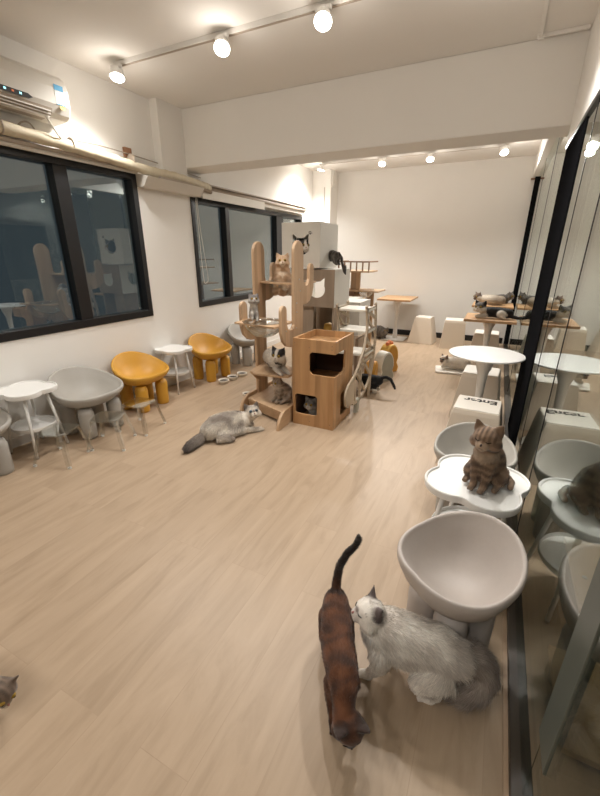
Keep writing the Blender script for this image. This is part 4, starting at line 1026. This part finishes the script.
# 6 --- golden cat in the upper clear bowl
c = Cat('golden_cat', (-1.87, 3.42, 1.085), R_(-62), 'golden cream cat sitting in the clear bowl high on the cactus tree', .007, k=1.02)
c.chain([(-.03, 0, .10, .092), (-.01, 0, .18, .088), (.01, 0, .25, .072), (.02, 0, .29, .060)], 'back', (-.1, 0, -1))
c.chain([(.03, 0, .10, .07), (.045, 0, .2, .055)], 'chest', (.1, 0, -1))
for sd in (1, -1): c.chain([(.05, .03*sd, .2, .028), (.075, .028*sd, .12, .018), (.09, .028*sd, .05, .016)], 'leg')
c.chain([(-.02, .07, .07, .04), (.03, .075, .05, .03)], 'leg'); c.chain([(-.02, -.07, .07, .04), (.03, -.075, .05, .03)], 'leg')
c.head((.045, 0, .335), (1, .0, .0), (.0, 0, 1), 1.35)
c.build(tabby((.62, .43, .28), (.40, .25, .14), (.82, .70, .55), 40, 2, .6), 6, 9000, .011, .001, .35)

# 7 --- small grey-white cat in the lower ring, by the front arm
c = Cat('grey_faced_kitten', (-2.02, 3.12, .895), R_(-50), 'small white kitten with grey face peering over the low arm of the cactus tree', .007, k=1.2)
c.chain([(-.03, 0, .035, .040), (-.01, 0, .08, .036), (.0, 0, .13, .028)], 'back', (0, 0, -1))
c.chain([(.02, .02, .06, .016), (.035, .02, .008, .012)], 'paw'); c.chain([(.02, -.02, .06, .016), (.035, -.02, .008, .012)], 'paw')
c.head((.01, 0, .165), (1, 0, .1), (0, 0, 1), .95)
def f(reg, p, n):
    return (.17, .15, .14) if reg in ('ear', 'head') and p[2] > .16 else mixc((.62, .58, .52), (.25, .22, .2), .3+.9*nz(p, 30))
c.build(f, 7, 3000, .010, .001, .35)

# 8 --- tuxedo cat looking out of the upper box
c = Cat('tuxedo_cat', (-1.93, 4.10, 1.375), R_(-72), 'black and white cat looking out of the opening in the top white cube', .008)
c.chain([(-.16, 0, .09, .075), (-.06, 0, .10, .078), (.02, 0, .13, .06), (.04, 0, .16, .048)], 'back', (-1, 0, -.3))
for sd in (1, -1): c.chain([(.01, .03*sd, .10, .025), (.04, .03*sd, .012, .016)], 'paw')
c.head((.10, .0, .195), (1, .12, -.05), (0, 0, 1), 1.75)
def f(reg, p, n):
    if reg in ('muzzle', 'nosebridge', 'chest', 'paw') or (reg in ('head', 'cheek') and abs(p[1]) < .012): return WH
    return (.028, .024, .022)
c.build(f, 8, 4000, .012, .0012, .35)

# 9 --- dark tabby rump and tail hanging out at the right of the boxes
c = Cat('dark_tabby_cat', (-1.715, 4.24, 1.375), R_(-18), 'dark tabby cat backing out of the top white cube, tail hanging to the right', .008, k=.8)
c.chain([(.10, 0, .12, .060), (.04, 0, .13, .066), (0, .02, .11, .066), (-.05, .05, .1, .06)], 'back', (1, 0, -.3))
c.chain([(.10, .03, .10, .045), (.12, .03, .03, .024), (.15, .03, .012, .018)], 'leg'); c.chain([(.10, -.03, .10, .045), (.12, -.03, .03, .024), (.15, -.03, .012, .018)], 'paw')
c.chain([(.15, 0, .15, .022), (.20, 0, .10, .020), (.235, -.01, .0, .019), (.27, -.02, -.08, .017), (.30, -.02, -.11, .013)], 'tail')
c.build(tabby((.15, .13, .11), (.035, .03, .028), (.5, .46, .4), 60, 0, .9), 9, 4000, .014, .0012, .35)

# 10 --- tabby sitting on the tree base
c = Cat('grey_tabby_cat', (-1.72, 3.11, .128), R_(-120), 'grey-brown tabby cat sitting on the base board of the cactus tree', .007, k=1.0)
c.chain([(-.07, 0, .065, .064), (-.03, 0, .12, .06), (.02, 0, .17, .048)], 'back', (-.2, 0, -1)); c.chain([(.01, 0, .07, .05), (.035, 0, .14, .045)], 'chest', (0, 0, -1))
for sd in (1, -1): c.chain([(.04, .03*sd, .13, .026), (.06, .03*sd, .04, .016), (.09, .03*sd, .014, .016)], 'paw'); c.chain([(-.04, .05*sd, .05, .04), (.02, .065*sd, .03, .02), (.06, .068*sd, .013, .014)], 'leg')
c.head((.055, .0, .215), (.9, .2, -.35), (.3, 0, 1), 1.2)
c.build(tabby((.42, .33, .25), (.17, .13, .10), (.62, .53, .43), 55, 2, .8), 10, 5000, .012, .001, .35)

# 11 --- grey cat inside the house
c = Cat('grey_cat', (-1.36, 3.16, .038), R_(-95), 'dark grey and white cat resting inside the lower opening of the cat house', .007)
c.chain([(-.08, .0, .07, .065), (.0, 0, .08, .068), (.06, 0, .09, .055)], 'back', (-1, 0, -.3)); c.chain([(.08, 0, .07, .05), (.10, 0, .10, .044)], 'chest', (0, 0, -1))
c.chain([(.06, .04, .02, .018), (.13, .03, .014, .016)], 'paw'); c.chain([(.06, -.04, .02, .018), (.13, -.03, .014, .016)], 'paw')
c.head((.12, -.01, .145), (1, .1, .0), (0, 0, 1), 1.35)
def f(reg, p, n):
    return (.45, .42, .38) if reg in ('muzzle', 'chest', 'paw') else mixc((.26, .24, .22), (.12, .11, .10), .5+nz(p, 40))
c.build(f, 11, 5000, .013, .001, .35)

# 12 --- black and white cat walking by the toys
c = Cat('black_cat', (-1.14, 4.12, 0), R_(176), 'black cat with white feet standing by the amber toy, tail to the right', .008, k=1.04)
c.chain([(-.10, 0, .145, .058), (.0, 0, .14, .062), (.09, 0, .14, .056)], 'back', (-1, 0, -.3))
stand_legs(c, -.08, .036, .11, False, r=.85); stand_legs(c, .08, .034, .1, True, r=.9)
c.chain([(-.14, 0, .18, .020), (-.19, .0, .20, .018), (-.24, .0, .18, .018), (-.28, .02, .13, .017), (-.30, .03, .10, .014)], 'tail')
c.head((.16, .0, .15), (1, 0, -.3), (.2, 0, 1), 1.0)
def f(reg, p, n): return WH if reg in ('paw', 'muzzle') or (reg == 'leg' and p[2] < .06) else (.010, .010, .011)
c.build(f, 12, 4000, .010, .001, .3)

# 13 --- white cat on the floor pad
c = Cat('cream_cat', (-.34, 5.45, .03), R_(170), 'white cat with a brown face lying on the flat floor pad', .009)
c.chain([(-.11, 0, .09, .085), (.0, 0, .09, .088), (.09, 0, .085, .07)], 'back', (-1, 0, -.4)); c.chain([(.08, 0, .06, .045), (.16, .02, .02, .022)], 'paw')
c.head((.13, .07, .13), (.5, 1, 0), (0, 0, 1), 1.3, eye='eyeb')
def f(reg, p, n): return (.16, .11, .08) if reg in ('muzzle', 'nosebridge', 'ear') else (.35, .27, .2) if reg == 'head' and p[1] > .1 else (.70, .63, .54)
c.build(f, 13, 5000, .014, .0014, .35)

# 14 --- tuxedo on the near wood table
c = Cat('masked_black_white_cat', (.03, 5.38, .752), R_(178), 'black and white cat lying along the near wood-topped table', .009)
c.chain([(-.15, 0, .065, .06), (-.05, 0, .07, .066), (.08, 0, .07, .062)], 'back', (-1, 0, -.4)); c.chain([(.10, .04, .03, .03), (.20, .06, .02, .022)], 'paw')
c.chain([(-.07, .06, .06, .045), (-.11, .09, .025, .024)], 'patch'); c.chain([(-.2, .02, .03, .024), (-.27, .02, .02, .02)], 'tail')
c.head((.17, .05, .125), (.35, 1, -.0), (.0, 0, 1), 1.6)
def f(reg, p, n):
    if reg in ('muzzle', 'paw', 'patch', 'nosebridge', 'cheek'): return WH
    if reg == 'head': return WH if p[2] < .13 else (.10, .085, .075)
    return (.02, .018, .018)
c.build(f, 14, 5000, .012, .0014, .35)

# 15 --- pale cat and 16 --- grey cat on the far table
c = Cat('pale_colourpoint_cat', (-.07, 6.80, .752), R_(178), 'pale cream cat with dark face lying on the farthest glass-side table', .01)
c.chain([(-.16, 0, .075, .07), (-.04, 0, .08, .075), (.08, 0, .08, .07)], 'back', (-1, 0, -.4)); c.chain([(.08, .03, .03, .03), (.18, .04, .02, .02)], 'paw')
c.head((.17, .02, .12), (.7, .7, -.1), (0, 0, 1), 1.4)
def f(reg, p, n): return (.12, .08, .055) if reg in ('muzzle', 'nosebridge', 'ear', 'head') else mixc((.66, .58, .48), (.36, .29, .22), (.02-p[0])*8)
c.build(f, 15, 4000, .014, .0016, .35)
c = Cat('dark_grey_cat', (.10, 7.08, .752), R_(20), 'dark grey cat loafing at the glass end of the farthest table', .01)
c.chain([(-.08, 0, .07, .065), (.02, 0, .075, .07), (.08, 0, .08, .055)], 'back', (-1, 0, -.4)); c.chain([(.06, .03, .03, .026), (.11, .03, .015, .018)], 'paw')
c.head((.12, .0, .12), (.6, -.8, -.2), (0, 0, 1), 1.4)
c.build(tabby((.14, .12, .10), (.05, .045, .04), (.3, .26, .22), 50, 0, .7), 16, 3000, .012, .0016, .35)
# 17 --- grey cat crouching by the back wall
c = Cat('crouching_grey_cat', (-1.84, 7.12, 0), R_(-20), 'grey tabby cat crouching on the floor left of the small back table', .01)
c.chain([(-.10, 0, .12, .10), (.0, 0, .13, .11), (.09, 0, .12, .08)], 'back', (-1, 0, -.4)); 
for sd in (1, -1): c.chain([(.08, .04*sd, .06, .03), (.11, .04*sd, .018, .02)], 'paw'); c.chain([(-.08, .06*sd, .05, .04), (-.02, .08*sd, .018, .022)], 'paw')
c.head((.15, -.02, .17), (.6, -.8, -.1), (0, 0, 1), 1.15)
c.build(tabby((.17, .15, .13), (.07, .06, .05), (.3, .27, .23), 40, 0, .7), 17, 3000, .014, .0016, .35)
# 18 --- cat leaving the picture at the left edge
c = Cat('cat_at_the_edge', (-1.45, .27, 0), R_(200), 'brown cat mostly outside the left edge, only an ear and cheek showing', .007)
c.chain([(-.08, 0, .18, .062), (.05, 0, .18, .065), (.14, 0, .17, .055)], 'back', (-1, 0, -.3)); 
stand_legs(c, -.06, .036, .15, False, r=.9); stand_legs(c, .12, .034, .14, True, r=.9)
c.chain([(-.10, 0, .15, .05), (-.13, 0, .13, .045)], 'chest', (0, 0, -1))
c.head((-.17, -.01, .10), (-.8, .4, -.6), (-.5, 0, .8), 1.0)
c.build(tabby((.20, .14, .10), (.06, .045, .035), (.4, .33, .26), 50, 0, .7), 18, 3000, .010, .0009, .3)


# ------------------------------------------------------------------ world and view
w = bpy.data.worlds.new('night'); S.world = w; w.use_nodes = True
w.node_tree.nodes['Background'].inputs[0].default_value = (.13, .15, .16, 1); w.node_tree.nodes['Background'].inputs[1].default_value = .5
vs = S.view_settings; vs.view_transform = 'Standard'; vs.look = 'None'; vs.exposure = .17; vs.gamma = 1; vs.use_curve_mapping = False
